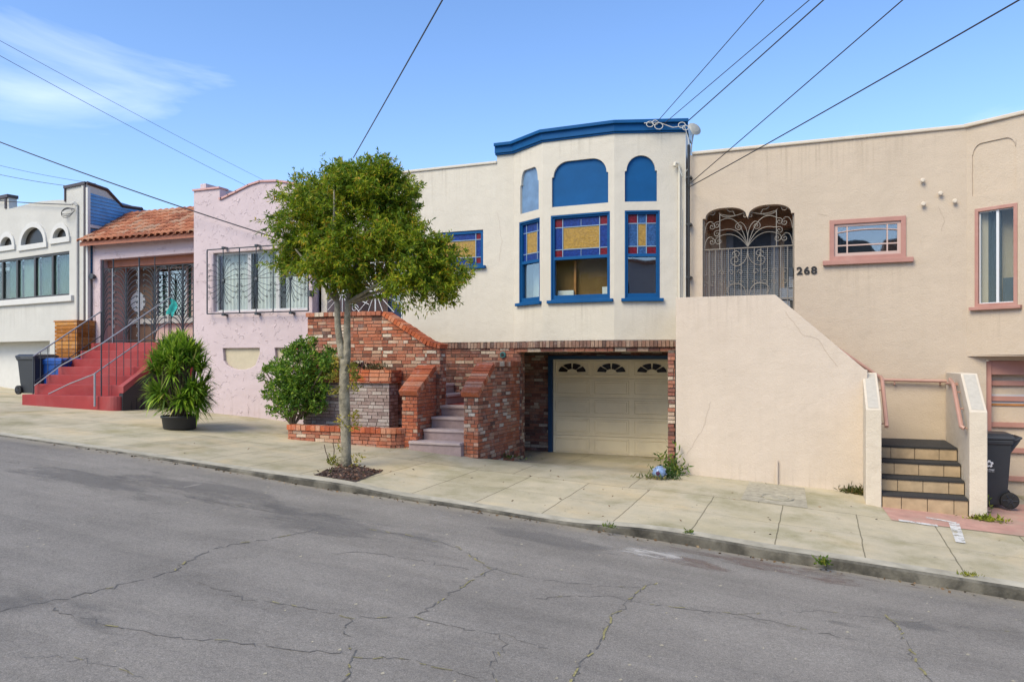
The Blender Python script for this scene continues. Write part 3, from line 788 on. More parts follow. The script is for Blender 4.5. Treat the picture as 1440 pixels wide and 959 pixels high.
def window(parent, fr, u0, u1, v0, v1, fmat, gmat, fw=.07, recess=.06, thick=.06, sill=True, bars=(), name='window', sill_over=.08, back=None, back_d=.35, sill_h=.05, glass_d=None):
    """frame (> pane, sill); bars = list of (u0,u1,v0,v1) in window coordinates"""
    f = MB(); d0, d1 = recess, recess + thick
    f.panel(fr, rect(u0, u1, v0, v1), [rect(u0 + fw, u1 - fw, v0 + fw, v1 - fw)], d0, d1)
    for (a, bq, c_, d_) in bars: f.fbox(fr, a, bq, c_, d_, d0 + .008, d1 - .004)
    fo = f.build(name, fmat, parent, bevel=.004)
    gd = glass_d if glass_d is not None else d0 + thick * .6
    MB().fbox(fr, u0 + fw - .005, u1 - fw + .005, v0 + fw - .005, v1 - fw + .005, gd, gd + .006).build('pane', gmat, fo)
    if sill: MB().fbox(fr, u0 - sill_over, u1 + sill_over, v0 - sill_h, v0 + .004, -.07, recess + .02).build('sill', fmat, fo, bevel=.005)
    if back is not None:
        MB().fbox(fr, u0 - .05, u1 + .05, v0 - .05, v1 + .05, back_d, back_d + .02).build('room_back', back, fo)
    return fo
def curtain(parent, fr, u0, u1, v0, v1, d, mat, name='curtain', amp=.02, wl_=.09):
    k = max(4, int((u1 - u0) / .015)); pts = []
    for i in range(k + 1):
        u = u0 + (u1 - u0) * i / k; dd = d + amp * math.sin(u / wl_ * 6.283 + math.sin(u * 7)) 
        pts += [fr.pt(u, v0, dd), fr.pt(u, v1, dd)]
    return MB().add(pts, [(2*i, 2*i+2, 2*i+3, 2*i+1) for i in range(k)]).build(name, mat, parent, recalc=False, smooth=True)
# ================================================================ CREAM HOUSE with the blue bay
YM = 13.4
FM = Frame(0, YM)
cream = thing('cream_house', 'cream stucco house with blue-trimmed bay over a recessed brick garage', 'house', (-6.0, YM, -1.9))
DX = [(-5.34, 13.4), (-4.58, 12.9), (-3.26, 12.86), (-2.10, 13.23)]
BOT, TOP, PAR = .355, 4.11, 3.76
def facet(a, bq): return Frame(a[0], a[1], math.degrees(math.atan2(bq[1]-a[1], bq[0]-a[0]))), math.hypot(bq[0]-a[0], bq[1]-a[1])
FL, LL = facet(DX[0], DX[1]); FF, LF = facet(DX[1], DX[2]); FR, LR = facet(DX[2], DX[3])
# main wall, with the small window and the entry opening
sw0, sw1 = FM.U(612), FM.U(679.5)
swt, swb = FM.V(680, 323), FM.V(680, 374)
en0, en1 = -9.74, -7.75
main = MB().panel(FM, [(-9.765, -.6), (en0, -.6), (en0, 2.0)] + arc((en0+en1)/2, 2.0, (en1-en0)/2, .45, 180, 0, 14)[1:-1] + [(en1, 2.0), (en1, -.6), (-7.7, -.6), (-7.7, BOT), (-5.34, BOT), (-5.34, TOP-.16), (-5.69, TOP-.16), (-5.69, PAR), (-9.77, PAR)], [rect(sw0, sw1, swb, swt)], 0, .22).build('wall', M['cream'], cream)
MB().fbox(FM, -9.8, -5.69, PAR + .002, PAR + .05, -.03, .25).build('parapet_cap', M['cream'], cream, bevel=.01)
# bay facets
WZ0, WZ1, AZ0, AZ1 = 1.06, 2.585, 2.735, 3.53
def shoulder(u0, u1, v0, v1, rnd_, notch=.03, nv=.22):
    """shouldered arch: straight jambs, a small step in, then a round-cornered head"""
    a, bq = u0 + notch, u1 - notch; rv = v1 - (v0 + (v1 - v0) * .66)
    pts = [(u0, v0), (u1, v0), (u1, v1 - rv), (bq, v1 - rv + .01)]
    pts += arc(bq - rnd_, v1 - rv + .01, rnd_, rv - .01, 0, 90, 9)[1:]
    pts += arc(a + rnd_, v1 - rv + .01, rnd_, rv - .01, 90, 180, 9)
    pts += [(u0, v1 - rv)]
    return pts
wins = []
for fr, L, wx, ax, rr_, pm in ((FL, LL, (730, 759), (731.6, 757.6), .11, 'l'), (FF, LF, (774.5, 857.8), (776, 855.3), .27, 'c'), (FR, LR, (878.5, 928), (878.6, 924), .25, 'r')):
    wu = (fr.U(wx[0]), fr.U(wx[1])); au = (fr.U(ax[0]), fr.U(ax[1]))
    rr_ = min(rr_, (au[1] - au[0]) / 2 - .035)
    hole1 = rect(wu[0], wu[1], WZ0, WZ1); hole2 = shoulder(au[0], au[1], AZ0, AZ1, rr_)
    MB().panel(fr, rect(0, L, BOT, TOP - .16), [hole1, hole2], 0, .16).build('bay_wall', M['cream'], cream)
    MB().panel(fr, [(a, c_) for a, c_ in hole2], [], .045, .06).build('arch_panel', M['blue_glare'] if pm == 'l' else M['blue'], cream)
    wins.append((fr, wu, pm))
# seal the bay: soffit under it, posts at the facet corners, and a flat top
bayp = DX + [(-2.10, 13.9), (-5.34, 13.9)]
MB().prism([(p[0], p[1] + .02) for p in bayp], BOT - .02, BOT + .02).build('bay_soffit', M['cream'], cream)
MB().prism([(p[0], p[1] + .05) for p in bayp], TOP - .2, TOP - .02).build('bay_roof', M['steel'], cream)
# blue cornice, two stepped bands that follow the bay
def band(mb, path, z0, z1, out, back=.1):
    """mitred band along path (x,y), offset out towards the street"""
    n_ = len(path); off, inn = [], []
    for i, p in enumerate(path):
        p = Vector(p)
        t0 = (p - Vector(path[i-1])).normalized() if i else (Vector(path[1]) - p).normalized()
        t1 = (Vector(path[i+1]) - p).normalized() if i < n_ - 1 else t0
        nrm = (Vector((t0.y, -t0.x)) + Vector((t1.y, -t1.x))).normalized(); k = 1 / max(.5, nrm.dot(Vector((t0.y, -t0.x))))
        off.append(p + nrm * out * k); inn.append(p - nrm * back * k)
    loop = off + inn[::-1]
    pts = [(p.x, p.y, z0) for p in loop] + [(p.x, p.y, z1) for p in loop]; m_ = len(loop)
    fs = [(i, (i+1) % m_, m_ + (i+1) % m_, m_ + i) for i in range(m_)]
    for i in range(n_ - 1):
        a, bq, c_, d_ = i, i + 1, m_ - 2 - i, m_ - 1 - i
        fs += [(a, d_, c_, bq), (m_ + a, m_ + bq, m_ + c_, m_ + d_)]
    return mb.add(pts, fs)
cp = [(-5.71, 13.38)] + [(-5.34, 13.38)] + DX[1:3] + [(-2.07, 13.24)]
cb = MB(); band(cb, cp, TOP - .17, TOP - .045, .05); band(cb, cp, TOP - .045, TOP + .012, .10); band(cb, cp, TOP - .20, TOP - .17, .025)
cb.build('cornice', M['blue'], cream, bevel=.005)
# bay sash windows with stained glass uppers
for fr, wu, pm in wins:
    u0, u1 = wu; W = u1 - u0; fw = .06 if pm != 'l' else .055
    mv = 1.79
    f = MB(); f.panel(fr, rect(u0, u1, WZ0, WZ1), [rect(u0 + fw, u1 - fw, WZ0 + .1, mv), rect(u0 + fw, u1 - fw, mv + .055, WZ1 - .06)], .03, .10)
    f.panel(fr, rect(u0 - .0, u1 + .0, WZ0, WZ1), [rect(u0 + .028, u1 - .028, WZ0 + .03, WZ1 - .03)], .004, .03)
    fo = f.build('window', M['blue'], cream, bevel=.004)
    MB().fbox(fr, u0 - .06, u1 + .06, WZ0 - .045, WZ0 + .01, -.06, .05).build('sill', M['blue'], fo, bevel=.006)
    # lower clear pane
    MB().fbox(fr, u0 + fw, u1 - fw, WZ0 + .1, mv, .075, .08).build('pane', M['glass'] if pm == 'c' else M['glass_dark'], fo)
    back = M['amber_room'] if pm == 'c' else M['room_dark'] if pm == 'r' else M['curtain']
    MB().fbox(fr, u0 - .02, u1 + .02, WZ0, WZ1, .34, .36).build('room_back', back, fo)
    if pm == 'c':
        MB().fbox(fr, u0 + .35, u0 + .39, WZ0 + .02, mv, .25, .3).build('room_post', M['wood'], fo)
        MB().fbox(fr, u0 + .06, u0 + .36, WZ0 + .03, WZ0 + .2, .2, .24).build('room_cushion', M['curtain'], fo)
        MB().fbox(fr, u1 - .2, u1 - .05, WZ0 + .03, WZ0 + .24, .2, .24).build('room_cushion', M['curtain'], fo)
    # stained glass: border, four red corners, amber middle
    a, bq, c_, d_ = u0 + fw, u1 - fw, mv + .055, WZ1 - .06
    bd = .145 if pm == 'c' else .165 if pm == 'r' else .10
    G = {'st_blue' if pm != 'r' else 'st_pale': MB(), 'st_red': MB(), 'st_amber': MB()}
    blue_k = 'st_blue' if pm != 'r' else 'st_pale'
    us = [a, a + bd, (a + bq) / 2 if pm == 'c' else None, bq - bd, bq]; us = [x for x in us if x is not None]
    vs = [c_, c_ + .13, d_ - .155, d_]
    for i in range(len(us) - 1):
        for j in range(3):
            corner = i in (0, len(us) - 2) and j in (0, 2); mid = 0 < i < len(us) - 2 and j == 1
            key = 'st_red' if corner else ('st_amber' if mid else blue_k)
            if pm == 'l' and corner: key = 'st_blue'
            MB().fbox(fr, us[i], us[i+1], vs[j], vs[j+1], .072, .078).build('stained_pane', M[key], fo)
    for k, g_ in G.items():
        if g_.f: g_.build({'s': 'stained_pane'}['s'], M[k], fo)
    cm_ = MB()
    for u in us[1:-1]:
        if pm == 'c' and abs(u - (a + bq) / 2) < .01: continue
        cm_.fbox(fr, u - .007, u + .007, c_, d_, .06, .071)
    for v in vs[1:-1]: cm_.fbox(fr, a, bq, v - .007, v + .007, .061, .0705)
    if pm == 'c':
        for v_ in (vs[0], vs[2]): cm_.fbox(fr, (a+bq)/2 - .004, (a+bq)/2 + .004, v_, v_ + .125, .062, .070)
    cm_.build('came', M['came'], fo)
# small window by the entry, half hidden by the tree
fo = window(cream, FM, sw0, sw1, swb, swt, M['blue'], M['glass_dark'], fw=.06, recess=.02, sill_over=.06, back=M['room_dark'])
cm_ = MB()
for u in (sw0 + .17, sw1 - .17): cm_.fbox(FM, u - .007, u + .007, swb + .06, swt - .06, .03, .045)
for v in (swb + .18, swt - .18): cm_.fbox(FM, sw0 + .06, sw1 - .06, v - .007, v + .007, .031, .044)
cm_.build('came', M['came'], fo)
for a, bq, c_, d_, k in ((sw1-.17, sw1-.06, swb+.06, swb+.18, 'st_red'), (sw1-.17, sw1-.06, swt-.18, swt-.06, 'st_red'), (sw1-.17, sw1-.06, swb+.18, swt-.18, 'st_blue'), (sw0+.17, sw1-.17, swb+.06, swb+.18, 'st_blue'), (sw0+.17, sw1-.17, swt-.18, swt-.06, 'st_blue'), (sw0+.17, sw1-.17, swb+.18, swt-.18, 'st_amber')):
    MB().fbox(FM, a, bq, c_, d_, .046, .05).build('stained_pane', M[k], fo)
# body behind: roof slab and side walls
MB().box(-9.77, -2.10, YM + .25, 27, PAR - .35, PAR - .2).build('roof', M['steel'], cream)
# right side wall: tall by the front, steps down behind
MB().panel(Frame(-2.10, 13.24, 90), [(0, -2.1), (13.6, -2.1), (13.6, 3.3), (2.0, 3.3), (.75, 3.42), (.55, 3.75), (.2, 4.05), (0, 4.1)], [], 0, .2).build('side_wall', M['white_trim'], cream)
MB().panel(Frame(-9.77, 13.4, 90), [(0, -2.1), (13.6, -2.1), (13.6, PAR), (0, PAR)], [], -.2, 0).build('side_wall', M['cream'], cream)
MB().box(-9.77, -2.1, 26.8, 27, -2.1, PAR).build('rear_wall', M['cream'], cream)
# entry porch recess
MB().box(en0 - .2, en1 + .2, 15.0, 15.1, -.6, 2.6).build('porch_back', M['porch_tan'], cream)
MB().box(en0 - .3 + .28, en0 + .03, 13.4, 14.25, -.6, 2.6).build('porch_side', M['pink'], cream)
MB().box(en0 - .02, en0 + .02, 14.25, 15.0, -.6, 2.6).build('porch_side', M['porch_tan'], cream)
MB().box(en1 + .0, en1 + .2, 13.62, 15.0, -.6, 2.6).build('porch_side', M['cream'], cream)
MB().box(en0, en1, 12.45, 15.0, .22, .30).build('porch_floor', M['red_tread'], cream)
dr = MB().box(-9.0, -8.1, 14.9, 14.98, .3, 2.3).build('entry_door', M['navy'], cream)
dd = MB().box(-8.5, -7.77, 14.2, 14.28, .3, 2.2).build('entry_door', M['navy'], cream)
MB().box(-8.4, -7.9, 14.18, 14.195, 1.2, 2.0).build('door_pane', M['glass_dark'], dd)
# white starburst wire gate in the entry
gt = MB(); g0, g1 = en0 + .06, en1 - .03
for u in (g0, g1, -9.1, -8.4): gt.tube([FM.pt(u, .3, .02), FM.pt(u, 2.25, .02)], .014)
for v in (.62, 1.42, 2.0): gt.tube([FM.pt(g0, v, .03), FM.pt(g1, v, .03)], .011)
for cx in (-8.4, -9.2):
    for k in range(16):
        a = 2 * math.pi * k / 16
        L_ = .62 if k % 2 == 0 else .7
        e = (max(g0, min(g1, cx + L_ * math.cos(a))), 1.42 + L_ * math.sin(a))
        gt.tube([FM.pt(cx, 1.42, .02), FM.pt(*e, .02)], .007, 5)
for k in range(5): gt.tube([FM.pt(cc[0], cc[1], .025) for cc in spiral(-8.9 + .0 * k, .8 + k * .28, .09, 1.3, 0)], .006, 4)
gt.build('entry_gate', M['iron_white'], cream)
# lower brick facade
lf = MB().panel(FM, [(-8.0, -2.2), (-5.21, -2.2), (-5.21, .235), (-8.0, .235)], [], 0, .2).build('lower_wall', M['mortar'], cream)
bk = MB(); bricks(bk, FM, [rect(-7.4, -5.21, -2.0, .235)], seed=5); bk.build('brick_facing', M['brick_dark'], lf)
bk = MB(); bricks(bk, Frame(-5.21, 13.4, 90), [rect(0, .2, -2.0, .165)], d=-.001, bw=.13, seed=6); bk.build('brick_facing', M['brick_dark'], lf)
# garage recess
GY = 14.8; FG = Frame(0, GY)
gx0, gx1, gz0, gz1 = FG.U(772) + .09, -2.2, -1.9, FG.V(860, 505)
MB().box(-6.0, -5.8, 13.6, GY + .2, -2.2, .3).build('recess_wall', M['mortar'], cream)
MB().box(-6.0, -2.1, 13.45, GY + .3, .165, .22).build('recess_ceiling', simple("recess_ceiling_paint", (.50, .44, .34), .9), cream)
rw = MB().panel(FG, [(-5.9, -2.2), (gx0 - .09, -2.2), (gx0 - .09, .02), (-2.1, .02), (-2.1, .2), (-5.9, .2)], [], .02, .2).build('recess_back', M['mortar'], cream)
bk = MB(); bricks(bk, FG, [rect(-5.85, gx0 - .09, -2.0, .1), rect(gx0 - .09, -2.1, .04, .165)], d=.02, seed=8); bk.build('brick_facing', M['brick_dark'], rw)
MB().box(-2.19, -2.09, 12.06, GY, -2.2, .165).build('recess_wall', M['mortar'], cream)
bk = MB(); bricks(bk, Frame(-2.19, 12.05, 0), [rect(0, .11, -2.0, .13)], seed=4); bk.build('brick_facing', M['brick_dark'], cream)
# lintel: a soldier course that follows the bay, and a brick course under it
ln = MB()
for (p, q_) in (((-7.6, 13.4), (-5.34, 13.4)), (DX[0], DX[1]), (DX[1], DX[2]), (DX[2], DX[3])):
    coping(ln, (p[0], p[1] - .02, .238), (q_[0], q_[1] - .02, .238), Vector((-(q_[1]-p[1]), q_[0]-p[0], 0)).normalized() * .1, .108, bw=.068, over=.012, seed=int(p[0]*10) & 255)
ln.build('brick_soldier_course', M['brick_course'], cream)
cr = MB()
for (p, q_) in ((DX[0], DX[1]), (DX[1], DX[2]), (DX[2], DX[3])):
    f_, L_ = facet(p, q_); bricks(cr, f_, [rect(0, L_, .150, .236)], bh=.07, d=.02, seed=2, v0=.155)
cr.build('brick_course', M['brick_dark'], cream)
MB().prism([(p[0], p[1] + .07) for p in DX] + [(-2.1, 13.7), (-5.34, 13.7)], .166, .338).build('lintel', M['mortar'], cream)
# garage door with its frame
fm_ = MB(); fm_.fbox(FG, gx0 - .09, gx0, -1.9, gz1 + .07, -.06, .05); fm_.fbox(FG, gx0, -2.1, gz1, gz1 + .07, -.06, .05)
gd = MB().fbox(FG, gx0, gx1 + .12, -1.9, gz1, .03, .07).build('garage_door', M['garage_cream'], cream)
fm_.build('door_frame', simple("dark_blue_frame", (.012, .05, .12), .45), gd)
pw = (FG.U(945) - gx0) / 2.98; sec = [(-1.885, -1.50), (-1.50, -1.10), (-1.10, -.72), (-.72, -.36), (-.36, gz1)]
sec = [(gz0 + (gz1 - gz0) * i / 5, gz0 + (gz1 - gz0) * (i + 1) / 5) for i in range(5)]
ob = MB(); ib = MB()
for s_i, (a, c_) in enumerate(sec):
    ob.fbox(FG, gx0, gx1 + .12, a + .004, c_ - .004, .012, .03)
    for k in range(3):
        x0 = gx0 + .05 + k * pw; x1 = x0 + pw - .10
        if s_i < 4:
            ib.panel(FG, rect(x0, x1, a + .06, c_ - .05), [rect(x0 + .02, x1 - .02, a + .08, c_ - .07)], -.001, .013)
            ib.fbox(FG, x0 + .045, x1 - .045, a + .10, c_ - .09, .002, .0125)
        else:
            ib.panel(FG, rect(x0, x1, a + .05, c_ - .04), [rect(x0 + .02, x1 - .02, a + .07, c_ - .06)], -.001, .013)
ob.build('door_section', M['garage_cream'], gd, bevel=.003); ib.build('door_panel', M['garage_cream'], gd, bevel=.003)
a5, c5 = sec[4]
for k in range(3):
    cx = gx0 + .05 + k * pw + (pw - .1) / 2; cz = a5 + .12; R1, R0 = .29, .11
    fan = MB()
    for q_ in range(4):
        t0, t1 = 4 + q_ * 44 + 2, 4 + (q_ + 1) * 44 - 6
        t0, t1 = q_ * 45 + 4, (q_ + 1) * 45 - 4
        o_ = [(cx + R1 * math.cos(R(t)) * 1.0, cz + R1 * .62 * math.sin(R(t))) for t in frange(t0, t1, 8)]
        i_ = [(cx + R0 * math.cos(R(t)), cz + R0 * .62 * math.sin(R(t))) for t in frange(t1, t0, 20)][::1]
        i_ = [(cx + R0 * math.cos(R(t)), cz + R0 * .62 * math.sin(R(t))) for t in (t1, (t0+t1)/2, t0)]
        fan.panel(FG, o_ + i_, [], -.003, .012)
    fan.build('fanlight_pane', M['dark_glass'], gd)
# small fittings of the facade
MB().lathe(FM.pt(FM.U(708), FM.V(708, 499), 0), [(.055, -.05), (.06, -.045), (.06, 0)], 18, 'y').build('vent_pipe', simple("teal_vent_ring", (.03, .14, .14), .5), cream)
MB().lathe(FM.pt(FM.U(708), FM.V(708, 499), 0), [(.036, -.055), (.036, -.051)], 14, 'y').build('vent_hole', M['rubber'], cream)
# conduit on the bay's side and weatherhead
cd = MB()
cu = FR.U(955); cd.tube([FR.pt(cu, .36, -.03), FR.pt(cu, FR.V(955, 237), -.03)] , .02, 8)
cd.tube([FR.pt(cu + .0, FR.V(955, 237), -.03), FR.pt(cu - .03, FR.V(955, 231), -.05), FR.pt(cu - .08, FR.V(952, 231), -.07), FR.pt(cu - .09, FR.V(952, 236), -.09)], .026, 8)
cd.build('service_conduit', M['concrete_pipe'], cream)
cu2 = FR.U(962)
cw = MB(); cw.tube([FR.pt(cu2 + .02, .38, -.02), FR.pt(cu2 + .02, 3.85, -.02)], .009, 5); cw.tube([FR.pt(cu2 - .04, .7, -.015), FR.pt(cu2 - .035, 2.6, -.015)], .006, 5)
cw.build('thin_conduit', M['white_trim'], cream)
lp = MB()
for k, (x, y, r_) in enumerate([(913, 178, .06), (920, 176, .05), (925, 181, .07), (957, 180, .06), (962, 184, .05)]):
    c_ = FR.px(x, y); lp.tube([FR.pt(c_[0] + r_ * math.cos(a), c_[1] + r_ * .8 * math.sin(a), -.12 - .01 * k) for a in frange(0, 6.2, .7)], .007, 5)
lp.tube([FR.pt(*FR.px(x, y), -.10) for x, y in ((905, 176), (925, 175), (945, 182), (961, 180), (966, 195), (969, 215), (966, 240), (958, 250), (953, 236))], .008, 5)
lp.build('service_wiring', M['wire_white'], cream)
# dish on the roof behind
dsh = MB(); dsh.lathe((0, 0, 0), [(.001, .04), (.08, .03), (.13, .0), (.134, .005), (.08, .036), (.001, .048)], 20)
rm = Matrix.Rotation(R(62), 3, 'X') @ Matrix.Rotation(R(35), 3, 'Y')
dc = P(976, 182, 14.1); dsh.v = [rm @ v + dc for v in dsh.v]
dish = dsh.build('satellite_dish', simple("grey_dish", (.30, .30, .27), .5), recalc=True); tag(dish, 'small grey satellite dish at the bay roof corner of the cream house', 'satellite dish')
MB().tube([dc, dc + Vector((-.06, .1, -.25)), Vector((-2.2, 14.2, 3.4))], .015, 6).build('mast', M['steel'], dish)
for k_ in (0,):
    pipe = MB().tube([(-2.035, 13.13, .98), (-2.035, 13.13, 3.53)], .022, 8).tube([(-2.035, 13.13, 3.53), (-2.035, 13.13, 3.66)], .025, 8)
    for z_ in (1.4, 2.3, 3.1): pipe.box(-2.08, -1.99, 13.11, 13.245, z_, z_ + .03)
    po = pipe.build('downpipe', M['black_pipe']); tag(po, 'thin black downpipe between the cream house and the beige house', 'drainpipe')

# ================================================================ STAIR of the cream house
st = thing('brick_entry_stair', 'winding entry stair between red brick cheek walls with mauve steps', 'stairs', (-5.8, 12, -1.6))
NZ = [(11.35, -1.365), (11.65, -1.18), (11.94, -.99), (12.23, -.805)]
for i, (y0, zt) in enumerate(NZ):
    x0 = -6.34 if i else -6.46
    yb = NZ[i+1][0] if i < 3 else 13.38
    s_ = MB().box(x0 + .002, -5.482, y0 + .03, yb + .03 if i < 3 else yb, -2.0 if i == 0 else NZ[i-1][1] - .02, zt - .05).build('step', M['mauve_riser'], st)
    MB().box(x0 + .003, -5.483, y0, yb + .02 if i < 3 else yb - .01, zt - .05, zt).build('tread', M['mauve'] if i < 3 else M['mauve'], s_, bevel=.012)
MB().box(-6.29, -5.49, 12.5, 13.37, -.803, -.795).build('landing', M['red_tread'], st)
for i, (x1, zt) in enumerate([(-6.27, -.62), (-6.57, -.44), (-6.87, -.26), (-7.17, -.08), (-7.47, .10), (-7.75, .28)]):
    x0 = x1 - .3
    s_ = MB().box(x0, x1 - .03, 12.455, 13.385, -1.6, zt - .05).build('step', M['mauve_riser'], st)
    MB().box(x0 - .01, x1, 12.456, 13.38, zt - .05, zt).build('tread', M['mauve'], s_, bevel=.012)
# right cheek wall (X -5.48 .. -5.22)
FX1 = Frame(-5.22, 11.5, 90)      # faces +X when d is measured to the left
prof = [(0, -2.2), (1.9, -2.2), (1.9, -.10), (.66, -.10), (.6, -.14), (0, -.62)]
rc = MB().panel(FX1, [(p[0], p[1]) for p in prof], [], .01, .25).build('cheek_wall', M['mortar'], st)
class Flip:
    def __init__(s, fr): s.fr = fr
    def pt(s, u, v, d=0.0): return s.fr.pt(u, v, d)
bk = MB()
bricks(bk, FX1, [[(0.0, -2.0), (1.9, -2.0), (1.9, -.10), (.63, -.10), (0, -.60)]], d=.012, seed=12, jitter=.004)
bk.build('brick_facing', M['brick'], rc)
fl = MB(); FXL = Frame(-5.48, 13.4, -90)
bricks(fl, FXL, [[(0, -2), (1.9, -2), (1.9, -.6), (1.27, -.10), (0, -.10)]], d=.012, seed=13); 
FP = Frame(-5.48, 11.5, 0)
bricks(fl, FP, [rect(0, .26, -2.0, -.62)], d=-.001, seed=14, bw=.13); fl.build('brick_facing', M['brick'], rc)
cc_ = MB()
coping(cc_, (-5.49, 11.47, -.605), (-5.49, 12.13, -.115), (.28, 0, 0), .095, seed=3)
cc_.build('brick_coping', M['brick_orange'], rc)
cc_ = MB(); coping(cc_, (-5.49, 12.15, -.10), (-5.49, 13.38, -.10), (.28, 0, 0), .085, bw=.1, seed=4)
cc_.build('brick_coping', M['brick'], rc)
# left cheek wall (X -6.66 .. -6.36)
FX2 = Frame(-6.36, 11.5, 90)
prof = [(0, -2.2), (.72, -2.2), (.72, -.16), (.6, -.2), (0, -.62)]
lc = MB().panel(FX2, prof, [], .01, .29).build('cheek_wall', M['mortar'], st)
fl = MB(); bricks(fl, FX2, [[(0, -2), (.7, -2), (.7, -.17), (.6, -.2), (0, -.6)]], d=.012, seed=15)
bricks(fl, Frame(-6.66, 11.5, 0), [rect(0, .3, -2.0, -.62)], d=-.001, seed=16, bw=.15)
bricks(fl, Frame(-6.66, 12.2, -90), [[(0, -2), (.7, -2), (.7, -.6), (0, -.17)]], d=.012, seed=17)
fl.build('brick_facing', brickmat("orange_stained_brick", BO[:3] + [(.75, (.45, .2, .12)), (1, (.6, .42, .3))], haze_amt=.15, orange=.8), lc)
cc_ = MB(); coping(cc_, (-6.67, 11.47, -.605), (-6.67, 12.16, -.15), (.32, 0, 0), .095, seed=5); cc_.build('brick_coping', M['brick_orange'], lc)

# tall brick wall in front of the upper flight
tw = thing('brick_garden_wall', 'tall red brick wall with sloping top beside the entry stair', 'wall', (-7.7, 12.3, -1.5))
FT = Frame(0, 12.2)
top = [(-6.3, .21), (-6.56, .27), (-7.48, .83), (-9.16, .84)]
MB().panel(FT, [(-9.16, -2), (-6.3, -2)] + top, [], .01, .24).build('mortar_core', M['mortar'], tw)
bk = MB(); bricks(bk, FT, [[(-9.16, -1.9), (-7.5, -1.9), (-7.5, .84), (-9.16, .84)], [(-7.5, -1.9), (-6.56, -1.9), (-6.56, .27), (-7.48, .83), (-7.5, .84)], [(-6.56, -1.9), (-6.3, -1.9), (-6.3, .21), (-6.56, .27)]], d=.01, seed=21, jitter=.004)
bricks(bk, Frame(-6.3, 12.2, 90), [rect(0, .24, -1.9, .2)], d=-.001, seed=22, bw=.13)
bk.build('brick_facing', M['brick'], tw)
# side return at the left end, back to the pink house
MB().box(-9.16, -8.95, 12.44, 13.35, -2, .84).build('return_wall', M['mortar'], tw)
bk = MB(); bricks(bk, Frame(-9.16, 13.35, -90), [rect(0, .92, -1.9, .84)], d=-.003, seed=23); bk.build('brick_facing', M['brick'], tw)
cc_ = MB(); coping(cc_, (-9.18, 12.18, .842), (-7.5, 12.18, .842), (0, .27, 0), .075, bw=.105, seed=6); cc_.build('brick_coping', M['brick'], tw)
cc_ = MB(); coping(cc_, (-7.48, 12.18, .835), (-6.57, 12.18, .285), (0, .27, 0), .09, seed=7); coping(cc_, (-6.55, 12.18, .275), (-6.28, 12.18, .215), (0, .27, 0), .085, seed=8); cc_.build('brick_coping', M['brick_orange'], tw)
# raised planter against it
rp_ = thing('raised_brick_planter', 'whitewashed raised brick planter with dark plants against the tall wall', 'planter', (-7.9, 12.0, -1.5))
FA = Frame(0, 11.85)
ax0, ax1 = -9.0, FA.U(547)
MB().box(ax0 + .01, ax1 - .01, 11.86, 12.18, -2, -.22).build('mortar_core', M['mortar'], rp_)
bk = MB(); bricks(bk, FA, [rect(ax0, ax1, -1.9, -.40)], d=.01, seed=31); bricks(bk, Frame(ax1, 11.85, 90), [rect(0, .33, -1.9, -.4)], d=.01, seed=32, bw=.13); bk.build('brick_facing', M['brick_grey'], rp_)
bk = MB(); FA2 = Frame(0, 11.80); bricks(bk, FA2, [rect(ax0, ax1 + .05, -.40, -.17)], d=.0, seed=33, proud=.02, bh=.075); bricks(bk, Frame(ax1 + .05, 11.8, 90), [rect(0, .38, -.4, -.17)], d=0, seed=34, bw=.13, bh=.075, proud=.02); bk.build('brick_rim', M['brick_orange'], rp_)
MB().box(ax0 + .01, ax1 + .04, 11.805, 12.18, -.4, -.20).build('rim_core', M['mortar'], rp_)
MB().box(ax0 + .08, ax1 - .05, 11.9, 12.17, -.201, -.185).build('soil', M['soil'], rp_)
# low planter on the pavement
lpn = thing('low_brick_planter', 'low red brick planter with a shrub on the pavement', 'planter', (-7.7, 11.4, -1.5))
FLP = Frame(0, 11.33)
lx0, lx1 = -8.93, -6.86
MB().box(lx0 + .01, lx1, 11.34, 11.84, -1.9, -1.27).build('mortar_core', M['mortar'], lpn)
bk = MB(); bricks(bk, FLP, [rect(lx0, lx1, -1.75, -1.25)], d=.0, seed=41, bh=.066)
# rounded right-hand end
seg = [(lx1 + .26 * math.sin(R(a)), 11.33 + .26 * (1 - math.cos(R(a)))) for a in (0, 18, 36, 54, 72, 90)]
for p, q_ in zip(seg, seg[1:]):
    f_, L_ = facet(p, q_); bricks(bk, f_, [rect(0, L_, -1.75, -1.25)], d=.0, seed=int(q_[0]*100) & 511, bw=.16, bh=.066)
f_, L_ = facet(seg[-1], (seg[-1][0], 11.84)); bricks(bk, f_, [rect(0, L_, -1.75, -1.25)], seed=44, bh=.066)
bricks(bk, Frame(lx0, 11.84, -90), [rect(0, .5, -1.75, -1.25)], seed=45, bh=.066)
bk.build('brick_facing', brickmat("weathered_planter_brick", BS[1:7] + [(1, (.5, .3, .2))], haze_amt=.2, orange=.6), lpn)
MB().prism([(lx1 - .02, 11.34)] + [(p[0] - .012, p[1] + .01) for p in seg] + [(lx1 + .245, 11.84), (lx1 - .02, 11.84)], -1.9, -1.27).build('mortar_end', M['mortar'], lpn)
cc_ = MB(); coping(cc_, (lx0 - .01, 11.31, -1.25), (lx1, 11.31, -1.25), (0, .13, 0), .09, bw=.105, seed=9)
for p, q_ in zip(seg, seg[1:]):
    coping(cc_, (p[0], p[1] - .02, -1.25), (q_[0] + .01, q_[1] - .02, -1.25), Vector((-(q_[1]-p[1]), q_[0]-p[0], 0)).normalized() * .13, .09, bw=.09, seed=10)
cc_.build('brick_coping', M['brick_orange'], lpn)
MB().box(lx0 + .12, lx1 + .12, 11.45, 11.84, -1.26, -1.21).build('soil', M['soil'], lpn)
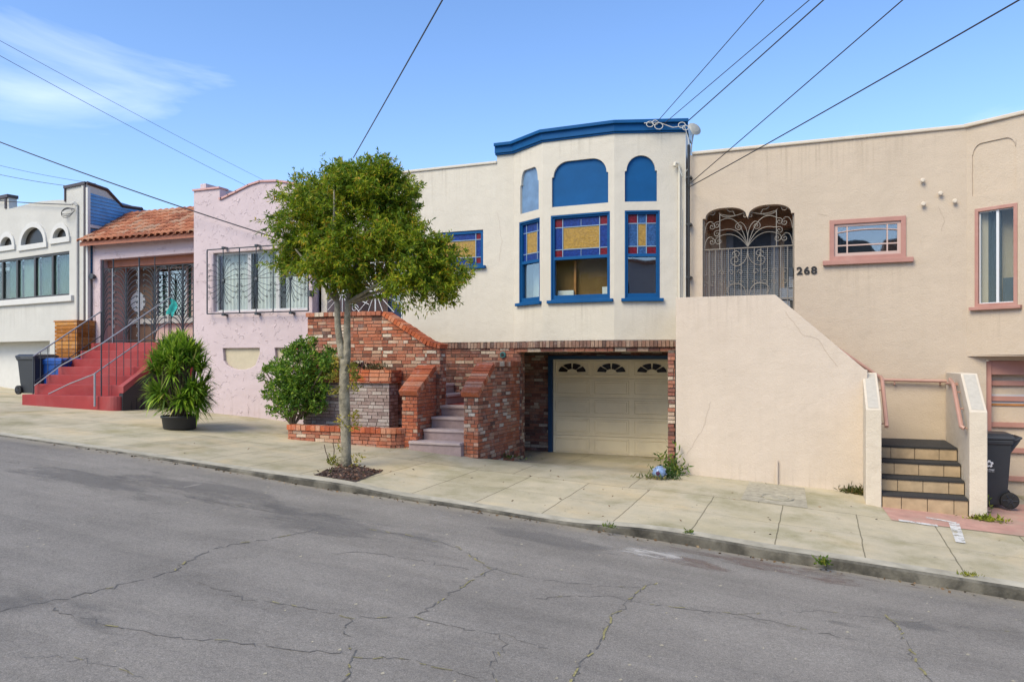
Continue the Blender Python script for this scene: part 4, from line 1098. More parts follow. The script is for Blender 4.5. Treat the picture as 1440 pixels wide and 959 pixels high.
# ================================================================ BEIGE HOUSE 268
YB = 13.25; FB = Frame(0, YB)
beige = thing('beige_house', 'beige stucco house with pink window frames and scrolled iron gate, marked 268', 'house', (.3, YB, -2.0))
bz = 3.512
gx_0, gx_1 = FB.U(988), FB.U(1117)
wx0, wx1 = FB.U(1166.5), FB.U(1274); wz0, wz1 = FB.V(1220, 365), FB.V(1220, 307)
gb = FB.V(1117, 436)
# double-lobed opening
mid = (gx_0 + gx_1) / 2; hw = (gx_1 - gx_0) / 2
zt = FB.V(1080, 288); zs = FB.V(1000, 309) ; zn = FB.V(1050, 305)
def lobe(u0, u1, vs, vt): 
    r_ = (u1 - u0) * .42
    return arc(u1 - r_, vt - (vt - vs), r_, vt - vs, 0, 90, 8) + arc(u0 + r_, vs, r_, vt - vs, 90, 180, 8)
hole = [(gx_0, gb), (gx_1, gb), (gx_1, zs + .02), (gx_1 - .05, zs + .02)] + lobe(mid + .02, gx_1 - .05, zs + .04, zt) + [(mid, zn - .02)] + lobe(gx_0 + .05, mid - .02, zs + .04, zt) + [(gx_0 + .05, zs + .02), (gx_0, zs + .02)]
gar0 = FB.U(1387)
MB().panel(FB, [(-2.07, -2.4), (gar0, -2.4), (gar0, .0), (5.2, .0), (5.2, bz), (-2.07, bz)], [hole, rect(wx0, wx1, wz0, wz1)], 0, .16).build('wall', M['beige'], beige)
MB().fbox(FB, -2.0, 2.12, bz, bz + .055, -.035, .24).build('parapet_cap', M['beige_worn'], beige, bevel=.015)
MB().fbox(FB, -2.07, 5.2, bz - .3, bz - .2, .2, 10).build('roof', M['steel'], beige)
MB().panel(Frame(-2.07, YB + .16, 90), rect(0, 12, -2.4, bz), [], -.15, -.0).build('side_wall', M['beige'], beige)
MB().panel(Frame(7.5, YB + .16, 90), rect(0, 12, -2.4, bz), [], 0, .15).build('side_wall', M['beige'], beige)
# porch behind the gate
MB().box(gx_0 - .25, gx_1 + .35, YB + 1.2, YB + 1.3, .3, 3.3).build('porch_back', M['porch_tan'], beige)
MB().box(gx_0 - .25, gx_0 - .02, YB + .16, YB + 1.2, .3, 3.3).build('porch_side', M['porch_tan'], beige)
MB().box(gx_1 + .02, gx_1 + .25, YB + .16, YB + 1.2, .3, 3.3).build('porch_side', M['porch_pink'], beige)
MB().box(gx_0 - .2, gx_1 + .3, YB + .16, YB + 1.2, .3, .5).build('porch_floor', M['terracotta'], beige)
MB().box(gx_0 - .2, gx_1 + .3, YB + .16, YB + 1.2, 2.95, 3.05).build('porch_ceiling', M['porch_tan'], beige)
MB().box(gx_0 - .02, gx_1 + .02, YB + .75, YB + .9, 2.32, 2.5).build('porch_beam', simple('brown_beam', (.30, .15, .08), .8), beige)
dr = MB().box(-1.55, -.65, YB + 1.1, YB + 1.18, .5, 2.45).build('entry_door', simple("grey_blue_door", (.17, .19, .21), .5), beige)
MB().box(-1.42, -.78, YB + 1.08, YB + 1.095, 1.3, 2.3).build('door_pane', M['curtain_blue'], dr)
for x0_ in (-.55,): MB().box(x0_, x0_ + .6, YB + 1.05, YB + 1.15, .5, 2.3).build('side_screen', M['curtain_blue'], beige)
for (x0_, z0_) in ((-.5, 1.05), (-.35, 1.25), (-.55, .85)): MB().box(x0_ - .12, x0_ + .1, YB + .9, YB + 1.0, z0_, z0_ + .22).build('mail_box', simple("grey_box_paint", (.25, .30, .38), .5), beige)
# iron gate with scrolls
gt = MB(); d_ = .06
def gl(pts, r_=.006, dd=d_): gt.tube([FB.pt(a, c_, dd) for a, c_ in pts], r_, 5)
rail = FB.V(1052, 348)
gl([(gx_0 + .015, gb), (gx_0 + .015, zs)], .012); gl([(gx_1 - .015, gb), (gx_1 - .015, zs)], .012)
gl([(gx_0, rail), (gx_1, rail)], .012, d_ - .004); gl([(gx_0, gb + .20), (gx_1, gb + .20)], .010, d_ - .004); gl([(gx_0, gb + .02), (gx_1, gb + .02)], .012)
W = gx_1 - gx_0
for i in range(1, 14):
    u = gx_0 + W * i / 14
    gl([(u, gb), (u, rail)], .007)
for u in (gx_0 + W * .19, gx_1 - W * .19): gl([(u, rail), (u, zt - .1)], .008)
for sg in (-1, 1):
    m_ = lambda u, v: (mid + sg * u, v)
    for (h, r_) in ((.62, .05), (.40, .055)):
        gl([m_(*p) for p in bez((.0, rail + .02), (.14, rail + h), (.42, rail + h * .8), 10)] + [m_(*p) for p in spiral(.50, rail + h * .66, .06, 1.3, 1.9, -1)])
    gl([m_(*p) for p in bez((.0, rail + .02), (.2, rail + .33), (.46, rail + .22), 8)] + [m_(*p) for p in spiral(.47, rail + .14, .07, 1.4, 1.5, -1)])
    gl([m_(*p) for p in bez((.0, rail + .02), (-.02, rail + .38), (.12, rail + .44), 8)] + [m_(*p) for p in spiral(.14, rail + .36, .07, 1.5, 1.5, -1)])
    gl([m_(*p) for p in bez((.02, rail + .62), (.2, rail + .50), (.46, rail + .60), 8)])
    gl([m_(*p) for p in bez((.47, rail + .62), (.42, rail + .5), (.2, rail + .55), 5)] + [m_(*p) for p in spiral(.28, rail + .70, .08, 1.4, 4.2, 1)])
    gl([m_(*p) for p in spiral(.14, rail + .74, .06, 1.4, 4.2, 1)])
    gl([m_(*p) for p in spiral(.05, rail + .54, .04, 1.2, 1.0, 1)])
    for k, hh in enumerate((.0, .26, .50)):
        gl([m_(*p) for p in bez((hw - .03, rail + .03 + hh), (hw - .05, rail + .27 + hh), (hw - .17, rail + .20 + hh), 7)] + [m_(*p) for p in spiral(hw - .15, rail + .13 + hh, .06, 1.4, 1.4, 1)])
    gl([m_(*p) for p in bez((.0, rail - .02), (.0, rail - .28), (.2, rail - .30), 7)] + [m_(*p) for p in spiral(.2, rail - .2, .09, 1.3, 4.6, 1)])
    gl([m_(*p) for p in spiral(.18, rail - .1, .07, 1.2, 0, 1)])
    for uu in (.12, .27, .42, .58, .7):
        gl([m_(*p) for p in spiral(uu, .62 * rail + .38 * gb, .055, 1.1, 0, 1, 10)], .0045)
        gl([m_(*p) for p in spiral(uu, .45 * rail + .55 * gb, .05, 1.1, 3, -1, 10)], .0045)
    gl([m_(*p) for p in bez((.02, gb + .25), (.05, gb + .52), (.25, gb + .46), 7)])
    gl([m_(*p) for p in bez((.25, gb + .46), (.40, gb + .4), (.3, gb + .3), 7)])
gt.build('iron_gate', M['iron_light'], beige)
MB().fbox(FB, gx_1 - .08, gx_1 - .02, gb + .55, gb + .70, .01, .05).build('gate_lock', M['iron'], beige)
mesh = MB()
for i in range(44):
    u = gx_0 + .02 + i * (W - .04) / 43; mesh.tube([FB.pt(u, gb, .085), FB.pt(u, rail, .085)], .0016, 3)
for i in range(34):
    v = gb + i * (rail - gb) / 33; mesh.tube([FB.pt(gx_0, v, .087), FB.pt(gx_1, v, .087)], .0016, 3)
mesh.build('gate_screen', M['iron_grey'], beige)
# house number
def text(parent, body, fr, u, v, d, size, mat, name, ext=.006, off=.004, sx_=1.0):
    cu_ = bpy.data.curves.new(name, 'FONT'); cu_.body = body; cu_.size = size; cu_.extrude = ext; cu_.offset = off; cu_.space_character = 1.15
    tmp = bpy.data.objects.new(name, cu_); scene.collection.objects.link(tmp); bpy.context.view_layer.update()
    me = bpy.data.meshes.new_from_object(tmp.evaluated_get(bpy.context.evaluated_depsgraph_get())); bpy.data.objects.remove(tmp)
    o = bpy.data.objects.new(name, me); scene.collection.objects.link(o); me.materials.clear(); me.materials.append(mat); o.parent = parent
    p = fr.pt(u, v, d) - wloc(parent)
    o.matrix_local = Matrix.Translation(p) @ Matrix(((fr.t.x, 0, -fr.n.x), (fr.t.y, 0, -fr.n.y), (0, 1, 0))).to_4x4() @ Matrix.Diagonal((sx_, 1, 1, 1))
    return o
nu, nv = FB.px(1120, 386)
text(beige, "268", FB, nu, nv, -.012, .165, M['rubber'], 'house_number', off=.0035, sx_=1.15)
# pink casement
fo = window(beige, FB, wx0, wx1, wz0, wz1, M['pink_paint'], M['glass_dark'], fw=.07, recess=-.02, thick=.09, sill_over=.10, sill_h=.07, back=M['room_dark'], back_d=.3)
mb_ = MB(); a, bq, c_, e_ = wx0 + .07, wx1 - .07, wz0 + .07, wz1 - .07
mb_.panel(FB, rect(a, bq, c_, e_), [rect(a + .05, bq - .05, c_ + .05, e_ - .04)], .01, .04)
for u in (a + .19, bq - .19): mb_.fbox(FB, u - .01, u + .01, c_, e_, .011, .03)
mb_.fbox(FB, a, bq, c_ + .16, c_ + .18, .012, .031)
mb_.tube([FB.pt(p[0], p[1], .02) for p in bez((a + .02, e_ - .14), ((a + bq) / 2, e_ - .06), (bq - .02, e_ - .14), 8)], .01, 4)
mb_.build('muntin', simple("dull_pink_muntin", (.50, .36, .31), .5), fo)
# outer wall behind: four round insulators
for (x, y) in ((1297, 255), (1322, 273), (1298, 288), (1342, 284)):
    u, v = FB.px(x, y)
    MB().lathe(FB.pt(u, v, 0), [(.012, .0), (.014, -.03), (.032, -.035), (.036, -.055), (.025, -.07), (.01, -.072)], 12, 'y').build('wall_insulator', M['beige_worn'], beige)
# right bay
b0 = (2.09, YB); FBL = Frame(b0[0], b0[1], -33); LB = 1.0
p1 = FBL.pt(LB, 0); FBF = Frame(p1.x, p1.y, 0)
bw0, bw1 = FBL.U(1371), FBL.U(1431); bwz1 = FBL.V(1400, 290); bwz0 = FBL.V(1400, 431)
bpz = bz
au0, au1 = FBL.U(1367), FBL.U(1429); az0, az1 = FBL.V(1400, 271), FBL.V(1400, 197)
arch = [(au0, az0), (au1, az0), (au1, az1 - .05)] + arc(au1 - .14, az1 - .15, .13, .15, 0, 90, 6) + arc(au0 + .14, az1 - .15, .13, .15, 90, 180, 6) + [(au0, az1 - .15)]
MB().panel(FBL, rect(0, LB, .085, bpz), [rect(bw0, bw1, bwz0, bwz1), arch], 0, .14).build('bay_wall', M['beige'], beige)
MB().panel(FBL, arch, [], .018, .03).build('arch_panel', M['beige'], beige)
MB().panel(FBF, rect(0, 2.2, .085, bpz), [], 0, .14).build('bay_wall', M['beige'], beige)
MB().prism([(2.09, YB - .001), (p1.x, p1.y + .02), (p1.x + 2.2, p1.y + .02), (p1.x + 2.2, YB + .02), (2.09, YB + .02)], .065, .12).build('bay_soffit', M['beige'], beige)
band(mb2 := MB(), [(2.06, YB), (p1.x, p1.y), (p1.x + 2.2, p1.y)], bpz + .002, bpz + .06, .035, .2); mb2.build('parapet_cap', M['beige_worn'], beige, bevel=.015)
MB().prism([(2.09, YB + .1), (p1.x, p1.y + .1), (p1.x + 2.2, p1.y + .1), (p1.x + 2.2, YB + .2), (2.09, YB + .2)], bpz - .3, bpz - .2).build('bay_roof', M['steel'], beige)
fo = window(beige, FBL, bw0, bw1, bwz0, bwz1, M['pink_paint'], M['glass'], fw=.05, recess=-.015, thick=.08, sill_over=.06, sill_h=.045, back=M['curtain_blue'], back_d=.34)
um = FBL.U(1402)
f2 = MB(); f2.fbox(FBL, um - .018, um + .018, bwz0 + .05, bwz1 - .05, .02, .06); f2.panel(FBL, rect(bw0 + .05, bw1 - .05, bwz0 + .05, bwz1 - .05), [rect(bw0 + .065, bw1 - .065, bwz0 + .065, bwz1 - .065)], .03, .06)
f2.build('sash', simple("white_aluminium", (.62, .64, .66), .35), fo)
curtain(fo, FBL, bw0 + .06, um, bwz0, bwz1, .16, M['curtain_blue'], amp=.025, wl_=.07)
MB().fbox(FBL, um + .03, bw1 - .05, bwz0 + .05, bwz0 + .42, .12, .16).build('room_cushion', M['curtain_blue'], fo)
# right garage in pink frame
FG2 = Frame(0, YB + .14)
MB().fbox(FG2, gar0 + .07, 5.2, -2.4, .1, .05, .09).build('garage_door', M['beige'], beige)
gd2 = MB().fbox(FG2, gar0, gar0 + .075, -2.4, -.003, -.10, .06); gd2.fbox(FG2, gar0 + .075, 5.2, -.21, -.003, -.08, .045)
gdo = gd2.build('door_frame', M['pink_paint'], beige, bevel=.004)
for y in (539, 561, 598, 634, 674, 702):
    v = FB.V(1410, y); MB().fbox(FG2, gar0 + .08, 5.2, v - .035, v + .035, .0, .05).build('door_rail', M['pink_paint'], gdo)
MB().fbox(FG2, gar0 + .08, 5.2, FB.V(1410, 569) + .01, FB.V(1410, 554) - .01, .035, .049).build('door_panel', simple("bare_white_panel", (.48, .48, .49), .6), gdo)
MB().fbox(FG2, gar0 + .08, 5.2, FB.V(1410, 571), FB.V(1410, 569) + .01, .03, .052).build('peeling_edge', M['wood'], gdo)

# ---------------------------------------------------------------- steps of 268 with their cheek walls
s2 = thing('tiled_entry_stair', 'beige walled stair with tan tile risers, black treads and pink handrails', 'stairs', (1.3, 12, -1.95))
def Fz(Y): return Frame(0, Y)
sw = Frame(0, 12.0)
fl0 = sw.px(950, 418); fl1 = sw.px(1090, 415); fl2 = sw.px(1217, 522)
ztop = (fl0[1] + fl1[1]) / 2
so = MB().panel(sw, [(-2.06, -2.5), (.66, -2.5), (.66, fl2[1] + .02), (fl2[0], fl2[1] + .02), (fl1[0], ztop), (-2.06, ztop)], [], 0, .2).build('stair_wall', M['beige_light'], s2, bevel=.008)
# short spur back to the house, landing and upper flight (run to the left behind the stair wall)
MB().box(-2.06, -1.86, 12.2, YB - .005, -2.4, ztop).build('stair_wall', M['beige'], s2)
nst = 11; zl = -1.21
for i in range(9):
    x1 = .55 - i * .17; zt_ = zl + (i + 1) * .19
    MB().box(-1.85, x1, 12.21, YB - .005, zt_ - .19 if i else -2.2, zt_).build('upper_step', M['terracotta'], s2)
# front steps
ys0 = 11.3; tr = .28; rs = .19; xl, xr = .80, 1.80
for i in range(4):
    y0 = ys0 + i * tr; zt_ = -1.97 + (i + 1) * rs; y1 = y0 + tr + .02 if i < 3 else YB - .01
    stp = MB().box(xl, xr, y0 + .02, y1 + .02 if i < 3 else y1, zt_ - rs - (.25 if i == 0 else .01), zt_ - .02).build('step', M['mortar'], s2)
    offs = .23 - i * .02
    us = [xl] + [xl + offs + k * .305 for k in range(4) if xl + offs + k * .305 < xr - .03] + [xr]
    for a, bq in zip(us, us[1:]):
        MB().box(a + .004, bq - .004, y0 + .004, y0 + .018, zt_ - rs - (.06 if i == 0 else -.006), zt_ - .03).build('riser_tile', M['tile_step'], stp, bevel=.002)
    MB().box(xl + .002, xr - .002, y0 - .012, y1, zt_ - .03, zt_).build('tread', M['grip'], stp, bevel=.004)
def cheek(x0, x1, ysl, name='cheek_wall', yend=YB - .006, zf_=-.655, zb_=-.175):
    """a wall along the depth: square front, sloping top up to ysl, then level"""
    fr = Frame(x0, 11.28, 90)
    prof = [(0, -2.5), (yend - 11.28, -2.5), (yend - 11.28, zb_), (ysl - 11.28, zb_), (0, zf_)]
    o = MB().panel(fr, prof, [], -(x1 - x0), 0).build(name, M['beige_worn'], s2, bevel=.01)
    mbp = MB(); a = (0.02, zf_ + .0125 + .004); 
    pts = []
    for (u, v) in ((.03, zf_ + .03 * (zb_ - zf_) / (ysl - 11.28)), (ysl - 11.31, zb_ - .02)):
        for x in (x0 + .03, x1 - .03): pts.append((x, 11.28 + u, v + .004))
    mbp.add(pts, [(0, 1, 3, 2)]); mbp.build('bare_patch', M['beige_patch'], o, recalc=False)
    return o
cheek(.60, .79, 12.15, yend=12.2)
cheek(1.81, 2.01, 11.95)
hr = MB()
def Q(x, y, Y): return P(x, y, Y)
hr.tube([Q(1172, 486, 13.17), Q(1243, 534, 13.17), Q(1300, 535.5, 13.17), Q(1338, 536, 13.15)], .025, 8)
hr.tube([Q(1338, 536, 13.15), Vector((1.78, 12.9, -.34)), Q(1346, 540, 12.15)], .02, 8)
for x in (1258, 1322): hr.tube([Q(x, 535, 13.17), Q(x, 540, 13.17), Q(x, 541, 13.25)], .012, 6)
hr.build('handrail', M['pink_rail'], s2)
hr = MB(); a = Vector((.86, 12.15, -.28 )); bq = Vector((.86, 11.42, -.86))
hr.tube([Vector((.86, 12.4, -.24)), a, bq, bq + Vector((0, -.03, -.03))], .028, 8)
for t_ in (.15, .9): p = a.lerp(bq, t_); hr.tube([p, p + Vector((0, 0, -.05)), p + Vector((-.07, 0, -.06))], .01, 6)
hr.build('handrail', M['pink_rail'], s2)
hr = MB(); a = Vector((1.735, 12.0, -.33)); bq = Vector((1.735, 11.38, -.86))
hr.tube([Vector((1.735, 12.3, -.27)), a, bq, bq + Vector((.03, -.02, -.02))], .028, 8)
for t_ in (.1, .5, .95): p = a.lerp(bq, t_); hr.tube([p, p + Vector((0, 0, -.04)), p + Vector((.07, 0, -.05))], .01, 6)
hr.build('handrail', M['pink_rail'], s2)
q = P(1093, 660, 11.97)
MB().tube([(q.x, 11.965, -1.86), (q.x, 11.965, P(1093, 647, 11.97).z)], .014, 8).build('wall_pipe', M['beige_light'], s2)

# ================================================================ PINK HOUSE
YP = 13.2; FK = Frame(0, YP)
pink = thing('pink_house', 'pink rough stucco house with curved parapet, tiled porch roof and iron window grille', 'house', (-12, YP, -1.2))
kx0, kx1 = -13.0, -9.79
def KP(x, y): return FK.px(x, y)
kt = KP(290, 267.5)[1]
topl = [(kx1, KP(440, 268)[1] - .02), (KP(430, 266)[0], KP(430, 264)[1])]
topl += [KP(419, 262), KP(405, 258), KP(390, 256), KP(366, 256.5), KP(350, 262), KP(333, 270.7), KP(322, 276), KP(312, 281)]
topl = [p for p in topl if p[0] <= kx1]
topl[0] = (kx1, topl[0][1])
topl += [(KP(309, 281)[0], KP(309, 281)[1]), (KP(309, 281)[0], kt), (kx0, kt)]
kw0, kw1 = KP(300, 400)[0], KP(434, 400)[0]; kwt, kwb = KP(366, 352)[1], KP(366, 437)[1]
def swag(u0, u1, v0, v1):
    return [(u0, v1), (u0 + .02, v1 - .12)] + [(u0 + (u1 - u0) * (.5 - .5 * math.cos(R(a))), v1 - .12 - (v1 - v0 - .12) * math.sin(R(a)) ** .8) for a in (20, 40, 60, 80, 100, 120, 140)] + [(u1, v1 - .12), (u1, v1)]
g1a, g1b = KP(313, 489)[0], KP(365, 489)[0]; g2a, g2b = KP(386, 489)[0], KP(436, 489)[0]; gzt, gzb = KP(340, 489.5)[1], KP(340, 520)[1]
h1, h2 = swag(g1a, g1b, gzb, gzt), swag(g2a, g2b, gzb, gzt)
MB().panel(FK, [(kx0, -1.8), (kx1, -1.8)] + topl, [rect(kw0, kw1, kwb, kwt), h1, h2], 0, .2).build('wall', M['pink'], pink, bevel=.012)
MB().fbox(FK, g1a - .1, g2b + .08, gzb - .05, gzt + .05, .07, .1).build('garage_door', simple("cream_recess_paint", (.50, .44, .32), .7, var=.1), pink)
# parapet coping along the curve
cpm = MB(); rev = topl[::-1]
for a, bq in zip(rev, rev[1:]):
    if abs(a[0] - bq[0]) < .01: continue
    dx, dz = bq[0] - a[0], bq[1] - a[1]; L_ = math.hypot(dx, dz); nx_, nz2 = -dz / L_, dx / L_
    cpm.add([FK.pt(a[0] - .01, a[1], -.035), FK.pt(bq[0] + .01, bq[1], -.035), FK.pt(bq[0] + nx_ * .04 + .01, bq[1] + nz2 * .04, -.035), FK.pt(a[0] + nx_ * .04 - .01, a[1] + nz2 * .04, -.035),
             FK.pt(a[0] - .01, a[1], .26), FK.pt(bq[0] + .01, bq[1], .26), FK.pt(bq[0] + nx_ * .04 + .01, bq[1] + nz2 * .04, .26), FK.pt(a[0] + nx_ * .04 - .01, a[1] + nz2 * .04, .26)],
            [(0,1,2,3),(4,7,6,5),(0,4,5,1),(1,5,6,2),(2,6,7,3),(3,7,4,0)])
cpm.build('parapet_cap', stucco("rose_coping", (.55, .33, .31), dirt_amt=.5, dist=.012), pink)
MB().panel(Frame(kx1, YP + .2, 90), rect(0, 12, -1.8, KP(440, 270)[1] - .05), [], 0, .15).build('side_wall', M['pink'], pink)
MB().box(-17.3, kx1 - .16, 15.6, 25, 2.9, 3.0).build('roof', M['steel'], pink)
# bright windows behind the grille
for (a, bq) in ((kw0, kw0 + (kw1-kw0)*.36), (kw0 + (kw1-kw0)*.36, kw0 + (kw1-kw0)*.66), (kw0 + (kw1-kw0)*.66, kw1)):
    fo = window(pink, FK, a, bq, kwb, kwt, simple("white_frame_paint", (.55, .56, .55), .5), M['glass'], fw=.045, recess=.09, thick=.05, sill=False, back=M['room_dark'], back_d=.4)
    curtain(fo, FK, a + .05 + (0 if a == kw0 else .06), bq - .03 - (.1 if bq < kw1 - .1 else 0), kwb + .03, kwt - .03, .24, M['curtain'], amp=.02)
# peacock grille
gr = MB(); gp = -.12
def gk(pts, r_=.007, dd=gp): gr.tube([FK.pt(a, c_, dd) for a, c_ in pts], r_, 5)
q0, q1 = KP(296, 400)[0] + .02, KP(438.5, 400)[0]; qt, qb = kwt + .06, KP(366, 440)[1] - .0
for u in (q0, q1): gk([(u, qb), (u, qt)], .016)
for v in (qt, qb): gk([(q0, v), (q1, v)], .014)
gk([(q0, (qt+qb)/2 + .03), (q1, (qt+qb)/2 + .03)], .007)
pwid = (q1 - q0) / 3
for k in range(3):
    a, bq = q0 + k * pwid, q0 + (k + 1) * pwid; c_ = (a + bq) / 2; zc = (qt + qb) / 2
    if k: gk([(a, qb), (a, qt)], .014)
    gk([(c_, qb - .03), (c_, qt + .03)], .012)
    gr.lathe(FK.pt(c_, zc, gp), [(.02, -.03), (.045, -.02), (.045, .02), (.02, .03)], 10, 'y')
    for v in (qt + .03, qb - .03): gr.fbox(FK, c_ - .03, c_ + .03, v - .02, v + .02, gp - .02, -.001)
    for sg in (-1, 1):
        for up in (-1, 1):
            for (ex, ez, bx) in ((.10, .50, .02), (.20, .47, .03), (.30, .38, .06), (.37, .26, .12), (.40, .14, .2)):
                e = (c_ + sg * ex * pwid / .95, zc + up * ez)
                gk(bez((c_, zc + up * .03), (c_ + sg * bx, zc + up * ez * .75), e, 6), .006)
                gk([(e[0] + sg * (.0 + p[0]), e[1] + up * p[1]) for p in spiral(.0, -.02, .03, 1.1, 1.57, -1, 8)], .0045)
            for j in range(3):
                gk([(c_ + sg * (pwid / 2 - .05) + .02 * math.cos(t_) , zc + up * (.1 + j * .13) + .035 * math.sin(t_)) for t_ in frange(0, 5.6, .8)], .0045)
gr.build('window_grille', M['iron'], pink)
MB().fbox(FK, q1 - .01, q1 + .06, (qt+qb)/2 - .4, (qt+qb)/2 - .28, gp - .02, 0).build('grille_latch', M['iron'], pink)
# porch wing
FQ = Frame(0, 14.2)
pz = .44; ox0, ox1, ozt = FQ.U(141), -14.02 + 1.03, 2.58
porch_l = -17.36
MB().panel(FQ, [(porch_l, -1.6), (ox0, -1.6), (ox0, ozt), (kx0 - .01, ozt + .03), (kx0 - .01, 3.03), (porch_l, 2.98)], [], 0, .22).build('porch_wall', M['pink'], pink, bevel=.01)
MB().panel(Frame(kx0, YP + .2, 90), rect(0, 2.5, -1.6, 4.0), [], -.16, -.0).build('side_wall', M['pink'], pink)
MB().box(ox0, kx0, 14.12, 16.2, -1.4, pz).build('porch_floor', M['red_paint'], pink)
MB().box(ox0 - .2, kx0, 15.1, 15.2, pz, 2.7).build('porch_back', M['porch_pink'], pink)
MB().box(porch_l, ox0 - .0, 14.42, 16.2, -1.4, 2.98).build('porch_side', M['porch_pink'], pink)
MB().box(ox0, kx0, 14.42, 16.1, ozt + .05, ozt + .12).build('porch_ceiling', M['terracotta'], pink)
MB().box(ox0, kx0, 14.42, 14.6, ozt - .17, ozt + .05).build('porch_beam', M['terracotta'], pink)
FD = Frame(0, 15.08)
dr = MB().fbox(FD, FD.U(178), FD.U(216), pz, 2.4, -.03, .02).build('entry_door', simple("brown_door_paint", (.20, .13, .09), .5), pink)
cx, cz = FD.px(196, 425); MB().lathe(FD.pt(cx, cz, -.04), [(.26, -.01), (.26, .01)], 24, 'y').build('door_pane', simple("pale_frosted_glass", (.62, .68, .72), .3), dr)
fo = window(pink, FD, FD.U(222), FD.U(266), FD.V(240, 447), FD.V(240, 376), M['white_trim'], M['glass_dark'], fw=.05, recess=-.08, thick=.06, back=M['curtain_green'], back_d=.0, bars=[(FD.U(240) - .02, FD.U(240) + .02, FD.V(240, 447), FD.V(240, 376))], sill=False)
MB().fbox(FD, ox0, kx0 - .02, FD.V(240, 455), FD.V(240, 447) - .01, -.10, -.01).build('dado_rail', M['white_trim'], pink)
# porch grille with fans
gr = MB(); gp = .04
def gq(pts, r_=.008, dd=gp): gr.tube([FQ.pt(a, c_, dd) for a, c_ in pts], r_, 5)
railz = FQ.V(200, 375)
posts = [FQ.U(x) for x in (143, 157.5, 194, 216, 236, 256, 270)]
gq([(ox0, railz), (kx0, railz)], .014)
gq([(ox0, pz + .06), (kx0, pz + .06)], .014)
for i, u in enumerate(posts):
    if u < kx0 + .02: gq([(u, pz), (u, ozt if i < 4 else railz)], .02 if i in (0, 1, 2) else .013)
cen = [(FQ.U(157.5) + FQ.U(194)) / 2, FQ.U(216), FQ.U(255)]
for ci, c_ in enumerate(cen + [FQ.U(143) + .0]):
    for sg in (-1, 1):
        if ci == 3 and sg < 0: continue
        for j in range(15):
            z0_ = pz + .25 + j * .135; L_ = .36 if ci < 3 else .24
            e = (c_ + sg * L_, min(z0_ + .26 + .0 * j, railz - .03))
            if z0_ > railz - .1: continue
            gq(bez((c_ + sg * .01, z0_ - .12), (c_ + sg * .05, z0_ + .18), e, 7), .012)
            gq([(e[0] + sg * p[0], e[1] + p[1]) for p in spiral(0, -.03, .035, 1.1, 1.57, -1, 8)], .009)
    gq([(c_, pz), (c_, railz)], .016)
gr.build('porch_grille', M['iron'], pink)
g2_ = MB()
for x in (158, 194.5): u = FQ.U(x); g2_.tube([FQ.pt(u, pz, gp - .03), FQ.pt(u, railz, gp - .03)], .016, 6)
for sx_ in (158, 194.5):
    for j in range(8): u = FQ.U(sx_); g2_.tube([FQ.pt(u + .05 + p[0] * (1 if sx_ < 180 else -1) - (0 if sx_ < 180 else .1), pz + .2 + j * .22 + p[1], gp - .03) for p in spiral(0, 0, .05, 1.1, 1.5, 1, 8)], .007, 4)
g2_.build('gate_stile', M['iron_grey'], pink)
# tiled lean-to roof: barrel tiles in rows
M['tile'] = brickmat("terracotta_roof_tile", [(0, (.26, .085, .05)), (.3, (.42, .14, .075)), (.6, (.50, .20, .11)), (.85, (.52, .28, .18)), (1, (.40, .25, .18))], haze=(.30, .25, .18), haze_amt=.25, orange=.2)
ey, ez_, ry, rz2 = 13.88, 3.0, 15.45, 3.99
tmb = MB(); run = math.hypot(ry - ey, rz2 - ez_); ny_ = 8; sl = Vector((0, ry - ey, rz2 - ez_)).normalized(); upn = Vector((0, -sl.z, sl.y))
tw_ = .205; ncol = int((kx0 - porch_l + .15) / tw_)
rn = random.Random(5)
for c_ in range(ncol + 1):
    xc = porch_l - .12 + tw_ * (c_ + .5)
    if xc > kx0 - .03: continue
    for r__ in range(ny_):
        s0 = run * r__ / ny_ - .03; s1 = run * (r__ + 1) / ny_ + .03
        o0 = rn.uniform(-.008, .008); pts = []
        for si, s_ in enumerate((s0, s1)):
            rad = (.098 if si == 0 else .082) + rn.uniform(-.003, .003); lift = (.035 if si == 0 else .012) + rn.uniform(-.004, .004)
            for a in range(7):
                an = math.pi * a / 6
                pts.append(Vector((xc + o0 + rad * math.cos(an), ey, ez_)) + sl * s_ + upn * (lift + rad * .75 * math.sin(an)))
        fs = [(k, k + 1, 8 + k, 7 + k) for k in range(6)]
        n0 = len(pts)
        # thickness at the lower lip
        for a in range(7):
            an = math.pi * a / 6; pts.append(Vector((xc + o0 + .083 * math.cos(an), ey, ez_)) + sl * s0 + upn * (.03 + .083 * .72 * math.sin(an)))
        fs += [(k, n0 + k, n0 + k + 1, k + 1) for k in range(6)]
        tmb.add(pts, fs)
rf = MB().add([Vector((x, ey + .03, ez_)) for x in (porch_l - .1, kx0)] + [Vector((x, ry, rz2)) for x in (kx0, porch_l - .1)] + [Vector((x, ey + .03, ez_ - .09)) for x in (porch_l - .1, kx0)] + [Vector((x, ry, rz2 - .5)) for x in (kx0, porch_l - .1)],
              [(0,1,2,3),(4,7,6,5),(0,4,5,1),(1,5,6,2),(2,6,7,3),(3,7,4,0)]).build('roof', M['terracotta'], pink)
tmb.build('roof_tile', M['tile'], rf, recalc=False, smooth=True)
MB().box(-17.3, -13.0, 15.5, 15.7, 2.5, rz2 + .06).build('rear_wall', M['terracotta'], pink)
sp = thing('round_spotlight', 'small round lamp on the pale strip left of the porch', 'lamp', P(131, 389, 14.15))
MB().lathe(P(131, 389, 14.15) , [(.035, .06), (.06, .02), (.075, -.06), (.06, -.065)], 14, 'y').build('lamp_head', M['iron'], sp)
